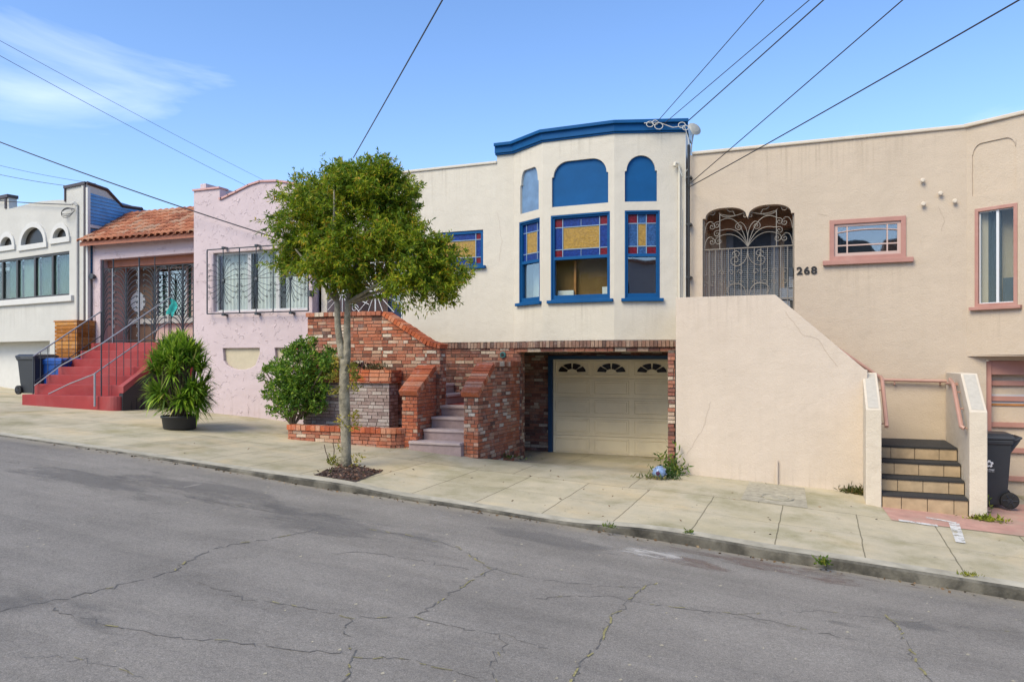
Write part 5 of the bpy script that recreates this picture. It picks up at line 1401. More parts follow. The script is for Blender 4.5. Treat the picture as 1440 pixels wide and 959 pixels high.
MB().lathe(P(131, 389, 14.15) + Vector((0, .06, 0)), [(.05, 0), (.05, .03)], 12, 'y').build('mount', M['steel'], sp)
# teal cloth on the gate
tb = MB(); c_ = P(243, 432, 14.1); pts = []
for j in range(9):
    for i in range(9):
        u, v = i / 8, j / 8; w = .07 + .09 * math.sin(v * 2.6)
        pts.append((c_.x + (u - .5) * 2 * w + .06 * math.sin(v * 5), c_.y - .03 + .03 * math.sin(u * 9 + v * 3), c_.z + .20 - v * .40 + .03 * math.sin(u * 5)))
o = tb.add(pts, [(j*9+i, j*9+i+1, j*9+i+10, j*9+i+9) for j in range(8) for i in range(8)]).build('hanging_cloth', M['teal'], recalc=False, smooth=True)
tag(o, 'crumpled teal and green cloth hanging on the black porch grille', 'cloth')

# red stairs of the pink house
rs_ = thing('red_entry_stair', 'red painted entry stair with black iron railings below the pink porch', 'stairs', (-15.6, 12.1, -1.05))
tops = [-.78, -.55, -.34, -.15, .04, .24, .44]
def rnd_slab(x0, x1, y0, y1, r_=.18):
    return [(x0, y0), (x1 - r_, y0)] + [(x1 - r_ + r_ * math.sin(R(a)), y0 + r_ - r_ * math.cos(R(a))) for a in (18, 36, 54, 72, 90)] + [(x1, y1), (x0, y1)]
for i, zt_ in enumerate(tops):
    y0 = 12.1 + .3 * i
    x1 = -14.13 - (.0 if i == 0 else .12)
    MB().prism(rnd_slab(-17.05, x1, y0, 14.14, .2 if i == 0 else .05), -1.3 if i == 0 else tops[i-1] - .02, zt_).build('step', M['red_paint'], rs_, bevel=.014)
sd = Frame(-14.13, 12.3, 90)
sg_ = [(-.02, -.72), (.38, -.45), (1.2, -.05), (1.85, .2), (1.85, .45), (1.6, .43), (0.9, .02), (.3, -.36), (-.02, -.56)]
MB().panel(sd, sg_, [], -.05, .10).build('stringer', M['red_paint'], rs_, bevel=.01)
MB().panel(sd, [(-.02, -1.5), (1.9, -1.5), (1.9, .2), (1.2, -.06), (.38, -.46), (-.02, -.73)], [], -.03, .08).build('side_panel', M['black_panel'], rs_)
vb = MB()
for k in range(12): vb.box(-14.102, -14.094, 12.5 + k * .14, 12.512 + k * .14, -1.5, -.9 + k * .06)
vb.build('batten', M['rubber'], rs_)
def railing(x, y0, y1, z0, z1, bot, name='railing'):
    r1 = MB(); a, bq = Vector((x, y0, z0)), Vector((x, y1, z1))
    r1.tube([a, bq], .018, 6); o = r1.build('handrail', M['iron_grey'], rs_)
    b1 = MB(); 
    if bot: b1.tube([a + Vector((0, 0, -.62)), bq + Vector((0, 0, -.62))], .011, 5)
    n_ = 10
    for k in range(n_ + 1):
        y = y0 + (y1 - y0) * k / n_; zz = z0 + (z1 - z0) * k / n_; st_ = tops[max(0, min(6, int((y - 12.1) / .3 + .001)))]
        b1.tube([(x, y, zz), (x, y, st_)], .016 if k in (0, n_) else .008, 5)
    b1.build(name, M['iron'], rs_)
pa, pb = P(47, 499.5, 12.35), P(140, 438, 14.15)
railing(-16.95, 12.3, 14.12, .10, P(140, 438, 14.15).z, True)
railing(-14.6, 12.16, 14.1, .36, 1.55, False)
r3 = MB(); r3.tube([(-16.3, 12.2, -.76), (-15.6, 12.18, -.52), (-14.66, 12.02, -.30), (-14.6, 14.1, .98)], .014, 6); r3.tube([(-14.64, 12.03, -1.0), (-14.64, 12.03, -.28)], .022, 6)
r3.tube([(-16.9, 12.3, -.58), (-16.0, 12.3, -.1), (-14.6, 12.16, .36)], .014, 6)
r3.build('middle_rail', M['iron_grey'], rs_)

# ================================================================ WHITE HOUSE at the far end
A1 = 9.3
FW = Frame(-17.5, 14.1, -A1)       # u runs to the right; the wall is at u < 0
white = thing('white_house', 'white stucco house with dark framed window, three small arches and blue side', 'house', (-19, 14.3, -1.0))
W_ = FW.px
wl_edge = -7.5
wtz = W_(105, 260)[1]
curve = [(W_(119, 258)[0], W_(119, 259)[1]), (W_(93, 262)[0], W_(93, 263)[1]), W_(93, 281), W_(80, 281.5), W_(60, 283), W_(44, 285.5), W_(28, 290), W_(13, 294)]
curve[0] = (0.0, curve[0][1])
curve += [(W_(12, 278)[0], W_(12, 278)[1]), (W_(0, 278)[0] - .3, W_(12, 278)[1]), (W_(0, 278)[0] - .3, 2.9), (wl_edge, 2.9)]
mw0, mw1 = W_(-60, 400)[0], W_(97.5, 400)[0]; mwt, mwb = W_(97, 353)[1], W_(97, 415)[1]
a1 = (W_(31, 340)[0], W_(63, 340)[0]); a2 = (W_(2, 347)[0], W_(18.5, 347)[0]); a3 = (W_(76, 340)[0], W_(95, 340)[0])
azb = W_(47, 343.5)[1]; ht = W_(47, 320)[1] - azb
def archp(u0, u1, zb, h): return [(u0, zb), (u1, zb)] + arc((u0+u1)/2, zb, (u1-u0)/2, h, 0, 180, 14)[1:-1]
hs = [archp(*a1, azb, ht), archp(*a2, azb + .06, ht * .55), archp(*a3, azb + .06, ht * .55)]
ovz = W_(77, 479)[1]
gw1 = W_(70, 500)[0]
MB().panel(FW, [(wl_edge, -1.5), (wl_edge + .4, -1.5), (wl_edge + .4, ovz), (gw1, ovz), (gw1, -1.5), (0, -1.5)] + curve, [rect(mw0, mw1, mwb, mwt)] + hs, 0, .22).build('wall', M['white_house'], white)
MB().fbox(FW, wl_edge, gw1, -1.5, ovz + .1, .45, .5).build('garage_door', M['white_trim'], white)
MB().fbox(FW, wl_edge, gw1, ovz, ovz + .05, .2, .5).build('garage_soffit', M['white_house'], white)
MB().fbox(FW, W_(17, 533)[0], W_(27, 533)[0], W_(20, 535)[1], W_(20, 530)[1], .42, .452).build('mail_slot', M['iron'], white)
for h_, (u0, u1) in zip(hs, (a1, a2, a3)):
    zb = h_[0][1]; hh = ht if u0 == a1[0] else ht * .55
    tr_ = MB(); tr_.panel(FW, archp(u0 - .12, u1 + .12, zb - .0, hh + .14), [archp(u0, u1, zb + .001, hh)], -.04, .02)
    tr_.fbox(FW, u0 - .16, u1 + .16, zb - .14, zb - .0, -.05, .02); to = tr_.build('arch_window', M['white_trim'], white, bevel=.01)
    MB().panel(FW, archp(u0, u1, zb, hh), [], .08, .09).build('pane', M['dark_glass'], to)
W4 = (mw1 - mw0)
edges = [W_(x, 390)[0] for x in (1.5, 22, 47, 72, 97.5)]
mwf = MB(); mwf.panel(FW, rect(mw0, mw1, mwb, mwt), [rect(mw0 + .05, mw1 - .05, mwb + .05, mwt - .06)], .03, .1)
for i, e in enumerate(edges[:-1]): mwf.fbox(FW, e - .045, e + .045, mwb, mwt, .032, .098)
wo_ = mwf.build('window', simple("dark_bronze_frame", (.04, .037, .035), .4), white, bevel=.004)
MB().fbox(FW, mw0 + .03, mw1 - .03, mwb + .03, mwt - .03, .07, .075).build('pane', M['glass'], wo_)
for i in range(4):
    curtain(wo_, FW, edges[i] + .05, edges[i+1] - .05, mwb, mwt, .2, M['curtain_green'] if i in (0, 3, 2) else simple("pale_green_curtain", (.17, .25, .20), .9, var=.15, scale=4), amp=.012)
MB().fbox(FW, mw0, mw1, mwb - .1, mwt, .4, .42).build('room_back', M['room_dark'], wo_)
MB().fbox(FW, mw0, W_(104, 420)[0], mwb - .17, mwb - .01, -.08, .02).build('sill', M['white_trim'], wo_, bevel=.012)
tr_ = MB()
tr_.fbox(FW, -.03, .05, -1.4, curve[0][1] + .03, -.03, .03); tr_.fbox(FW, curve[1][0] - .05, .05, curve[0][1] - .02, curve[0][1] + .05, -.05, .25); tr_.fbox(FW, curve[1][0] - .05, curve[1][0] + .01, curve[2][1] - .05, curve[1][1], -.03, .25)
tr_.fbox(FW, curve[8][0] - .5, curve[8][0] + .03, curve[8][1], curve[8][1] + .09, -.05, .25); tr_.fbox(FW, curve[8][0] - .17, curve[8][0] - .09, curve[8][1] - .3, curve[8][1], -.03, .1)
tr_.build('roof_flashing', M['brown_trim'], white)
ppm = MB(); pu = W_(110.5, 300)[0]; ppm.tube([FW.pt(pu, W_(110, 452)[1], -.04), FW.pt(pu, W_(110, 290)[1], -.04)], .03, 7); ppm.tube([FW.pt(pu, W_(110, 290)[1], -.04), FW.pt(pu - .05, W_(110, 286)[1], -.08), FW.pt(pu - .14, W_(106, 288)[1], -.10)], .04, 7)
ppm.build('service_conduit', M['white_house'], white)
lpw = MB()
for k in range(3): lpw.tube([FW.pt(pu - .3 + (.32 - .03 * k) * math.cos(a), W_(104, 298)[1] + (.07 + .03 * k) * math.sin(a) - .02 * k, -.1 - .02 * k) for a in frange(0, 6.1, .5)], .008, 4)
lpw.build('service_wiring', M['cable'], white)
# blue clapboard side wall and body
FS = Frame(-17.425, 14.07, 90)
side = [(0, 2.0), (6, 2.0), (6, 3.9), (FS.px(200, 295)[0], FS.px(200, 294)[1]), (FS.px(172, 290)[0], FS.px(172, 290)[1]), (FS.px(151, 267)[0], FS.px(151, 267)[1]), (0.02, curve[0][1] + .02)]
so_ = MB().panel(FS, [(0.03, -1.5), (11, -1.5)] + [(11, 3.9)] + side[3:], [], .02, .2).build('side_wall', M['white_house'], white)
sid = MB(); zb_ = 2.1
while zb_ < 4.55:
    # each board is cut to the roof line
    for poly in [clip_poly([(0.06, zb_), (9, zb_), (9, zb_ + .085), (.06, zb_ + .085)], [(0.0, 1.9), (9, 1.9), (9, 3.7)] + [(p[0], p[1]) for p in (side[3], side[5], side[6])])]:
        if len(poly) >= 3:
            pts = []
            for (u, v) in poly: pts.append(FS.pt(u, v, .012 - (.016 if v < zb_ + .04 else 0)))
            sid.add(pts, [tuple(range(len(poly)))])
    zb_ += .09
sid.build('siding', M['blue_siding'], so_, recalc=True)
MB().fbox(FS, .0, .08, -1.3, side[6][1] - .12, -.05, .02).build('corner_board', M['white_trim'], white)
MB().fbox(FS, .08, 1.1, 3.42, 3.5, -.06, .03).build('trim_board', M['white_trim'], white)
ft = MB()
for a, bq in ((side[6], side[5]), (side[5], side[4]), (side[4], side[3])):
    ft.tube([FS.pt(a[0], a[1], -.0), FS.pt(bq[0], bq[1], -.0)], .045, 4)
ft.build('roof_edge', M['brown_trim'], white)
MB().fbox(FW, wl_edge, -.1, 2.6, 2.7, .22, 10).build('roof', M['steel'], white)
# cedar screen in front of its corner
cs = thing('cedar_screen', 'orange slatted cedar screen at the corner of the white house', 'screen', (-17.6, 13.2, -1.0))
FC = Frame(P(77, 470, 13.75).x, 13.75, -4)
cw_ = FC.U(108)
core = MB(); core.fbox(FC, .02, cw_ - .02, -1.2, FC.V(90, 453), .03, .5); core.build('post', M['wood'], cs)
slt = MB(); zz = -1.1; rn = random.Random(8)
while zz < FC.V(90, 451) - .05:
    slt.fbox(FC, 0, cw_, zz, zz + .085, 0, .03); slt.fbox(FC, cw_ - .025, cw_ + .005, zz, zz + .085, .03, .75); zz += .1
slt.build('slat', brickmat("cedar_slat", [(0, (.30, .11, .02)), (.5, (.46, .19, .045)), (1, (.55, .27, .08))], haze_amt=0, orange=0), cs)
MB().fbox(FC, -.02, cw_ + .02, FC.V(90, 452.5), FC.V(90, 450.5), -.02, .77).build('cap_board', M['wood'], cs)
# ================================================================ BINS
def bin_(name, label, cx, cy, z, yaw, mat, w=.50, dp=.55, h=.97, logo=False, wheel_r=.11, group=None):
    """tapered wheeled bin; local +x is the back, where the handle and wheels are"""
    root = thing(name, label, 'bin', (cx, cy, z), group)
    ca, sa = math.cos(yaw), math.sin(yaw)
    T = lambda x, y, zz: (cx + x * ca - y * sa, cy + x * sa + y * ca, z + zz)
    def loft(rings, nm, m_, par=root, bev=.012):
        mb = MB(); pts = []; 
        for (x0, x1, y0, y1, zz) in rings: pts += [T(x0, y0, zz), T(x1, y0, zz), T(x1, y1, zz), T(x0, y1, zz)]
        k = len(rings); fs = [(0, 3, 2, 1), (4*k-4, 4*k-3, 4*k-2, 4*k-1)]
        for i in range(k - 1):
            for j in range(4): fs.append((4*i+j, 4*i+(j+1) % 4, 4*i+4+(j+1) % 4, 4*i+4+j))
        return mb.add(pts, fs).build(nm, m_, par, bevel=bev)
    a, bq = dp / 2, w / 2
    loft([(-a*.78, a*.62, -bq*.78, bq*.78, .03), (-a*.84, a*.74, -bq*.84, bq*.84, .28), (-a*.97, a*.88, -bq*.95, bq*.95, h*.86)], 'body', mat)
    loft([(-a*1.03, a*.92, -bq*1.02, bq*1.02, h*.84), (-a*1.05, a*.96, -bq*1.04, bq*1.04, h*.90)], 'rim', mat)
    lid = loft([(-a*1.08, a*1.0, -bq*1.07, bq*1.07, h*.905), (-a*1.06, a*1.03, -bq*1.05, bq*1.05, h*.945), (-a*.8, a*.9, -bq*.8, bq*.8, h*.985)], 'lid', mat)
    hd = MB(); hd.tube([T(a*.9, -bq*.8, h*.88), T(a*1.32, -bq*.75, h*.93), T(a*1.32, bq*.75, h*.93), T(a*.9, bq*.8, h*.88)], .018, 8)
    for s_ in (-1, 1): hd.add([T(a*.85, s_*bq*.78, h*.72), T(a*1.3, s_*bq*.78, h*.9), T(a*1.25, s_*bq*.78, h*.95), T(a*.85, s_*bq*.78, h*.93), T(a*.85, s_*bq*.72, h*.72), T(a*1.3, s_*bq*.72, h*.9), T(a*1.25, s_*bq*.72, h*.95), T(a*.85, s_*bq*.72, h*.93)], [(0,1,2,3),(7,6,5,4),(0,4,5,1),(1,5,6,2),(2,6,7,3),(3,7,4,0)])
    hd.build('handle', mat, root)
    for s_ in (-1, 1):
        wh = MB(); wh.lathe((0, 0, 0), [(wheel_r*.80, -.03), (wheel_r, -.025), (wheel_r, .025), (wheel_r*.80, .03)], 22, 'y')
        off = Vector(T(a*.78, s_*(bq*.80 + .035), wheel_r)); rt = Matrix.Rotation(yaw, 3, 'Z'); wh.v = [rt @ v + off for v in wh.v]
        wo__ = wh.build('wheel', M['rubber'], root)
        hb = MB()
        hb.lathe((0, 0, 0), [(wheel_r*.3, -.036), (wheel_r*.3, .036)], 12, 'y')
        for k in range(6):
            an = k * math.pi / 3; hb.tube([(0, s_*.033, 0), (wheel_r*.78*math.cos(an), s_*.033, wheel_r*.78*math.sin(an))], .008, 4)
        hb.v = [rt @ v + off for v in hb.v]; hb.build('hub', M['plastic_black'], wo__)
    return root, T
FBIN = gz(2.2, 12.2)
b1, T1 = bin_('wheeled_bin', 'charcoal wheeled bin with white flower mark beside the tiled stair', P(1390, 700, 12.25).x, 12.25, FBIN + .012, 0, M['plastic_black'], w=.5, dp=.52, h=1.02)
# flower mark and lettering on the side that faces the street
fy = 12.25 - .5 * .5 * .93 - .008
fc = P(1391, 652, fy); FBN = Frame(0, fy)
fm2 = MB()
for k in range(5):
    an = R(90 + 72 * k); cu_, cv_ = fc.x + .032 * math.cos(an), fc.z + .032 * math.sin(an)
    fm2.panel(FBN, [(cu_ + .019 * math.cos(R(t)), cv_ + .019 * math.sin(R(t))) for t in range(0, 360, 30)], [[(cu_ - .35*.032*math.cos(an) + .007 * math.cos(R(t)), cv_ - .35*.032*math.sin(an) + .007 * math.sin(R(t))) for t in range(0, 360, 60)]], -.004 - .0004 * k, -.001)
fm2.build('flower_mark', M['white_mark'], b1)
text(b1, "recology", FBN, fc.x - .052, fc.z - .085, -.003, .028, M['white_mark'], 'lettering', ext=.0005, off=.0006)
text(b1, "CUSTOMER CARE", FBN, fc.x - .048, fc.z - .108, -.003, .012, M['white_mark'], 'lettering', ext=.0005, off=.0002)
p_ = P(53, 553, 13.6); bin_('wheeled_bin', 'dark grey wheeled bin beside the white garage behind the red stair', P(52, 530, 13.1).x, 13.1, P(52, 553, 13.1).z - .02, math.pi, M['plastic_black'], w=.62, dp=.66, h=1.0)
bin_('wheeled_bin', 'blue wheeled recycling bin in front of the cedar screen', P(88, 530, 13.35).x, 13.35, -1.0, math.pi, M['plastic_blue'], w=.65, dp=.75, h=1.08)

# ================================================================ LEAVES
def leaves(mb, rn, base, direction, length, width, curl=.0, n=1, droop=0.0):
    """one narrow blade: two quads folded along its length"""
    d = Vector(direction).normalized(); s_ = d.cross(Vector((0, 0, 1)))
    if s_.length < .05: s_ = Vector((1, 0, 0))
    s_.normalize(); s_ = (Matrix.Rotation(rn.uniform(0, 3.14), 3, d) @ s_)
    a = Vector(base); m_ = a + d * length * .5 + Vector((0, 0, -droop * .25)); e = a + d * length + Vector((0, 0, -droop))
    mb.add([a, m_ + s_ * width, e, m_ - s_ * width], [(0, 1, 2, 3)])
def rdir(rn):
    z_ = rn.uniform(-1, 1); a = rn.uniform(0, 6.283); q_ = math.sqrt(1 - z_ * z_); return Vector((q_ * math.cos(a), q_ * math.sin(a), z_))

# street tree ----------------------------------------------------------------
TY = 9.4
tb0 = P(486, 662, TY)
tree = thing('street_tree', 'small evergreen street tree with pale trunk and rounded crown', 'tree', (tb0.x, TY, gz(tb0.x, TY)))
def TP(x, y, dy=0.0): return P(x, y, TY + dy)
trk = MB(); base = TP(486, 664)
base.z = gz(base.x, base.y) - .05
def trunk_r(t): return .105 - .02 * min(1, t * 6) * (1) - .015 * t + .008 * math.sin(t * 17)
trk.tube([base, TP(487, 640), TP(486, 600), TP(484, 560), TP(484, 530), TP(485, 505)], lambda t: .104 - .03 * min(1, t * 5) - .0 * t + .006 * math.sin(t * 23), 12)
trk.tube([TP(484, 520), TP(480, 495), TP(475, 460), TP(474, 425), TP(465, 380), TP(450, 340, .1)], lambda t: .062 - .035 * t, 9)
trk.tube([TP(486, 522), TP(488, 495, .03), TP(488, 460, .05), TP(489, 425, .05), TP(500, 380), TP(510, 330)], lambda t: .064 - .036 * t, 9)
lim = [((474, 425, 0), (440, 380, -.3), (415, 350, -.5)), ((489, 425, .05), (540, 395, -.2), (600, 385, -.1)), ((489, 425, .05), (545, 415, .4), (590, 400, .7)), ((475, 400, 0), (440, 370, .5), (420, 330, .7)),
       ((500, 380, 0), (530, 320, .5), (550, 270, .5)), ((465, 380, 0), (470, 310, -.5), (470, 260, -.5)), ((489, 425, .05), (560, 400, 0), (620, 380, 0))]
for l3 in lim:
    trk.tube([TP(*q_) for q_ in l3], .032, 6, r1=.01)
trk.build('trunk', M['bark'], tree, smooth=True)
# crown: (pixel centre x, y, depth offset, radius px-ish metres)
sc_ = 9.4 / .8467 / FPX     # metres per pixel at the tree
CL = [(495, 310, 0, 86, 74), (430, 325, -.15, 48, 50), (445, 290, .1, 50, 42), (520, 272, 0, 60, 40), (556, 302, .1, 38, 52), (550, 350, -.1, 58, 50), (480, 360, -.2, 70, 42), (430, 370, 0, 38, 30), (600, 375, 0, 50, 42), (575, 400, -.1, 46, 30), (625, 385, .05, 28, 30), (490, 398, 0, 42, 14), (540, 250, 0, 34, 20), (480, 250, 0, 30, 18), (610, 350, 0, 22, 16)]
rn = random.Random(21); cr_ = MB(); tw_m = MB(); ntw = 0
tot = sum(c_[3] * c_[4] for c_ in CL)
for (cx, cy, dy, rx, ry_) in CL:
    c0 = TP(cx, cy, dy); rx, ry_ = rx * .92, ry_ * .95; k = int(5600 * rx * ry_ / tot)
    subs = []
    for _ in range(max(4, int(rx * ry_ / 95))):
        d = rdir(rn); subs.append(c0 + Vector((d.x * rx * sc_, d.y * (rx + ry_) * .52 * sc_, d.z * ry_ * sc_)) * rn.uniform(.62, .98))
    for _ in range(k):
        if rn.random() < .74:
            p = rn.choice(subs) + Vector((rn.gauss(0, .085), rn.gauss(0, .085), rn.gauss(0, .06)))
        else:
            d = rdir(rn); q_ = rn.random() ** .5 * .8
            p = c0 + Vector((d.x * rx * sc_, d.y * (rx + ry_) * .52 * sc_, d.z * ry_ * sc_)) * q_
        out = (p - TP(500, 330)).normalized()
        ax = (out * .8 + rdir(rn) * .75 + Vector((0, 0, .25))).normalized()
        L_ = rn.uniform(.08, .20)
        if ntw % 5 == 0: cr_.tube([p - ax * .06, p + ax * L_], .0025, 3)
        ntw += 1
        for j in range(rn.randint(13, 20)):
            t_ = rn.random(); dd = (ax * .75 + rdir(rn)).normalized()
            leaves(cr_, rn, p + ax * L_ * t_, dd, rn.uniform(.05, .095), rn.uniform(.007, .012), droop=rn.uniform(0, .015))
# loose hanging sprays
for (x, y) in ((597, 425), (610, 430), (640, 405), (650, 390), (575, 425), (628, 415), (600, 433), (655, 365), (648, 350), (560, 422)):
    p = TP(x, y, rn.uniform(-.2, .2))
    for _ in range(26): leaves(cr_, rn, p + rdir(rn) * .10, Vector((rn.uniform(-.5, .5), rn.uniform(-.5, .5), -.8 + rn.random())), rn.uniform(.05, .09), .007)
leafA = leafmat("willow_leaf", [(0, (.06, .12, .010)), (.3, (.15, .25, .015)), (.6, (.26, .36, .02)), (.85, (.42, .47, .035)), (.96, (.50, .37, .04)), (1, (.38, .17, .03))], .5)
cr_.build('crown', leafA, tree, recalc=False)
ep = MB()
for (x, y, n_) in ((474, 508, 60), (497, 518, 70), (470, 530, 60), (500, 530, 60), (472, 552, 50), (498, 545, 50), (480, 592, 50), (498, 585, 60), (499, 600, 40), (468, 648, 60), (478, 630, 30), (502, 648, 30), (492, 660, 30), (476, 655, 50)):
    p = TP(x, y, -.05)
    for _ in range(n_): leaves(ep, rn, p + rdir(rn) * rn.uniform(.02, .10), rdir(rn) + Vector((0, 0, .3)), rn.uniform(.04, .085), .011)
ep.build('sprout_foliage', leafmat("yellow_sprout_leaf", [(0, (.13, .15, .02)), (.5, (.27, .26, .03)), (1, (.38, .30, .04))]), tree, recalc=False)
dt = MB()
for (x, y) in ((458, 625), (462, 640), (470, 622)): dt.tube([TP(468, 660), TP(x, y + 10), TP(x - 2, y)], .008, 4)
dt.build('dead_stem', M['twig'], tree)
# leaf litter in the tree well
lit = MB()
for _ in range(420):
    q_ = rn.random(), rn.random(); w0_ = gpt(441, 668).lerp(gpt(500, 678), q_[0]).lerp(gpt(487, 652).lerp(gpt(538, 663), q_[0]), q_[1]); x, y = w0_.x, w0_.y; leaves(lit, rn, (x, y, gz(x, y) + .015), (rn.uniform(-1, 1), rn.uniform(-1, 1), .2), rn.uniform(.02, .06), .012)
o = lit.build('leaf_litter', leafmat("dry_leaf", [(0, (.05, .03, .02)), (.6, (.14, .07, .05)), (.9, (.22, .14, .1)), (1, (.1, .13, .03))], .1), recalc=False); tag(o, kind='stuff')

# potted plant ----------------------------------------------------------------
PY = 10.75
pb_ = P(253, 600, PY); pgz = gz(pb_.x, PY)
pp = thing('potted_yucca', 'large spiky bright green plant in a low black pot by the pink wall', 'potted plant', (pb_.x, PY, pgz))
MB().lathe((pb_.x, PY, pgz), [(.001, 0), (.27, 0), (.285, .03), (.31, .20), (.33, .22), (.33, .25), (.30, .25), (.29, .2), (.001, .2)], 28).build('pot', M['pot'], pp, smooth=True)
MB().lathe((pb_.x, PY, pgz), [(.001, .205), (.29, .205)], 20).build('soil', M['soil'], pp)
bl = MB(); stm = MB(); rn = random.Random(4)
heads = [(0, 0, 1.42), (-.2, -.05, 1.34), (.2, -.02, 1.30)]
for k in range(84):
    d = rdir(rn); 
    if d.y > .55: continue
    if d.z < -.9: continue
    heads.append((d.x * .50, d.y * .46, .66 + d.z * .68))
for (hx, hy, hz) in heads:
    c_ = Vector((pb_.x + hx, PY + hy, pgz + .30 + hz * .94)); b0_ = Vector((pb_.x + hx * .25, PY + hy * .25, pgz + .2))
    if hz > .9: stm.tube([b0_, b0_.lerp(c_, .5) + Vector((hx * .2, 0, 0)), c_], .015, 6)
    axis = Vector((hx * 1.5, hy * 1.5, .25 + .55 * (hz - .1))).normalized()
    for k in range(56):
        d = (axis * rn.uniform(.5, 1.7) + rdir(rn)).normalized(); L_ = rn.uniform(.22, .38); w_ = rn.uniform(.012, .020)
        if d.z < -.75: continue
        s_ = d.cross(Vector((0, 0, 1))); s_ = s_.normalized() if s_.length > .05 else Vector((1, 0, 0))
        dr_ = rn.uniform(.02, .16) * (1.2 - max(0, d.z)); b00 = c_ - axis * rn.uniform(0, .16)
        pts = []
        for t_, ww in ((0, .7), (.35, 1.0), (.7, .75), (1, .05)):
            p = b00 + d * L_ * t_ + Vector((0, 0, -dr_ * t_ * t_)); pts += [p - s_ * w_ * ww, p + s_ * w_ * ww]
        bl.add(pts, [(0, 1, 3, 2), (2, 3, 5, 4), (4, 5, 7, 6)])
bl.build('foliage', leafmat("yucca_blade", [(0, (.06, .14, .02)), (.4, (.16, .30, .025)), (.75, (.29, .45, .04)), (.95, (.45, .58, .10)), (1, (.42, .36, .14))], .4, .4), pp, recalc=False)
stm.build('stem', M['twig'], pp)

# shrub in the low planter -----------------------------------------------------
SY = 11.55
sh = thing('planter_shrub', 'bushy leafy green shrub growing from the low brick planter', 'shrub', (P(410, 590, SY).x, SY, -1.22))
rn = random.Random(9); sb = MB(); sst = MB(); root_ = P(412, 592, SY); root_.z = -1.23
for (cx, cy, dy, rx, ry_) in ((415, 525, 0, 34, 28), (402, 552, -.1, 22, 24), (428, 548, 0, 26, 32), (440, 507, 0, 20, 13), (458, 512, -.1, 12, 12), (388, 520, 0, 14, 10), (420, 498, .1, 16, 14), (412, 572, 0, 26, 22), (445, 565, 0, 13, 18), (455, 530, 0, 12, 8), (432, 489, 0, 7, 10), (382, 545, 0, 8, 8), (374, 522, 0, 7, 5), (463, 500, 0, 8, 8), (380, 560, 0, 9, 5), (402, 500, 0, 7, 9), (372, 534, 0, 6, 4), (440, 484, 0, 5, 8), (412, 494, 0, 5, 9), (466, 520, 0, 7, 4), (376, 552, 0, 6, 4), (425, 484, 0, 4, 8), (452, 548, 0, 9, 6), (386, 577, 0, 8, 6)):
    c0 = P(cx, cy, SY + dy); s_ = SY / .82 / FPX; sst.tube([root_, root_.lerp(c0, .5) + Vector((0, 0, .05)), c0], .012, 5)
    for _ in range(int(rx * ry_ * .30)):
        d = rdir(rn); q_ = rn.uniform(.2, 1) ** .5; p = c0 + Vector((d.x * rx * s_, d.y * rx * s_, d.z * ry_ * s_)) * q_
        ax = ((p - root_).normalized() + rdir(rn) * .7 + Vector((0, 0, .2))).normalized()
        for j in range(9): leaves(sb, rn, p + ax * rn.uniform(0, .09), (ax * .6 + rdir(rn)).normalized(), rn.uniform(.05, .085), rn.uniform(.010, .016))
sb.build('foliage', leafmat("shrub_leaf", [(0, (.04, .11, .015)), (.4, (.10, .22, .025)), (.75, (.19, .33, .035)), (1, (.32, .42, .05))], .38), sh, recalc=False)
sst.build('stem', M['twig'], sh)
# small dark plants in the raised planter
for i, (x, y, r_, cols, lab) in enumerate(((470, 514, .13, 'purple', 'dark purple leafy plant next to the shrub in the raised planter'), (503, 515, .14, 'purple', 'dark purple leafy plant in the middle of the raised planter'), (528, 517, .12, 'olive', 'low olive plant at the open end of the raised planter'))):
    o = thing('planter_plant', lab, 'plant', P(x, y + 6, 12.0), 'low plants in the raised brick planter'); mb = MB(); c0 = P(x, y, 12.0); rn = random.Random(i)
    for _ in range(240): leaves(mb, rn, c0 + Vector((rn.gauss(0, r_), rn.gauss(0, .04), rn.gauss(0, .035))), rdir(rn) + Vector((0, 0, .5)), rn.uniform(.03, .08), .012)
    mb.build('foliage', leafmat('purple_leaf', [(0, (.03, .015, .02)), (.7, (.08, .03, .045)), (1, (.10, .10, .03))]) if cols == 'purple' else leafmat('olive_leaf', [(0, (.07, .06, .03)), (.6, (.12, .12, .04)), (1, (.30, .2, .1))]), o, recalc=False)

# weeds and the blue ball by the driveway ---------------------------------------
def weed(x, y, Y, label, n_=120, r_=.12, h_=.12, cols=None, L=.08, w=.010, name='weed', grp='weeds along the walls and kerb', z=None):
    p = P(x, y, Y); p.z = gz(p.x, Y) if z is None else z
    rn = random.Random(int(x * 7 + y)); mb = MB()
    for _ in range(n_):
        q_ = p + Vector((rn.gauss(0, r_), rn.gauss(0, r_ * .3), abs(rn.gauss(0, h_ * .4)))); leaves(mb, rn, q_, rdir(rn) + Vector((0, 0, .8)), rn.uniform(.5, 1.2) * L, w)
    o = thing(name, label, 'weed', p, grp)
    mb.build('foliage', leafmat('weed_leaf', cols or [(0, (.04, .09, .015)), (.6, (.12, .2, .03)), (1, (.3, .32, .05))]), o, recalc=False); return o
weed(938, 680, 11.45, 'dark green tufted weed under the blue ball by the driveway', 420, .10, .14, [(0, (.02, .06, .015)), (1, (.08, .16, .04))], .07, .006)
weed(945, 655, 11.85, 'tall yellow-green weed at the corner of the beige stair wall', 220, .12, .42, None, .11, .014)
weed(920, 682, 11.3, 'straggly pale weed in front of the blue ball', 90, .13, .05, [(0, (.1, .17, .03)), (1, (.35, .28, .12))], .09, .009)
weed(700, 643, 12.6, 'low green weed at the foot of the brick cheek wall', 260, .22, .05, None, .06, .008)
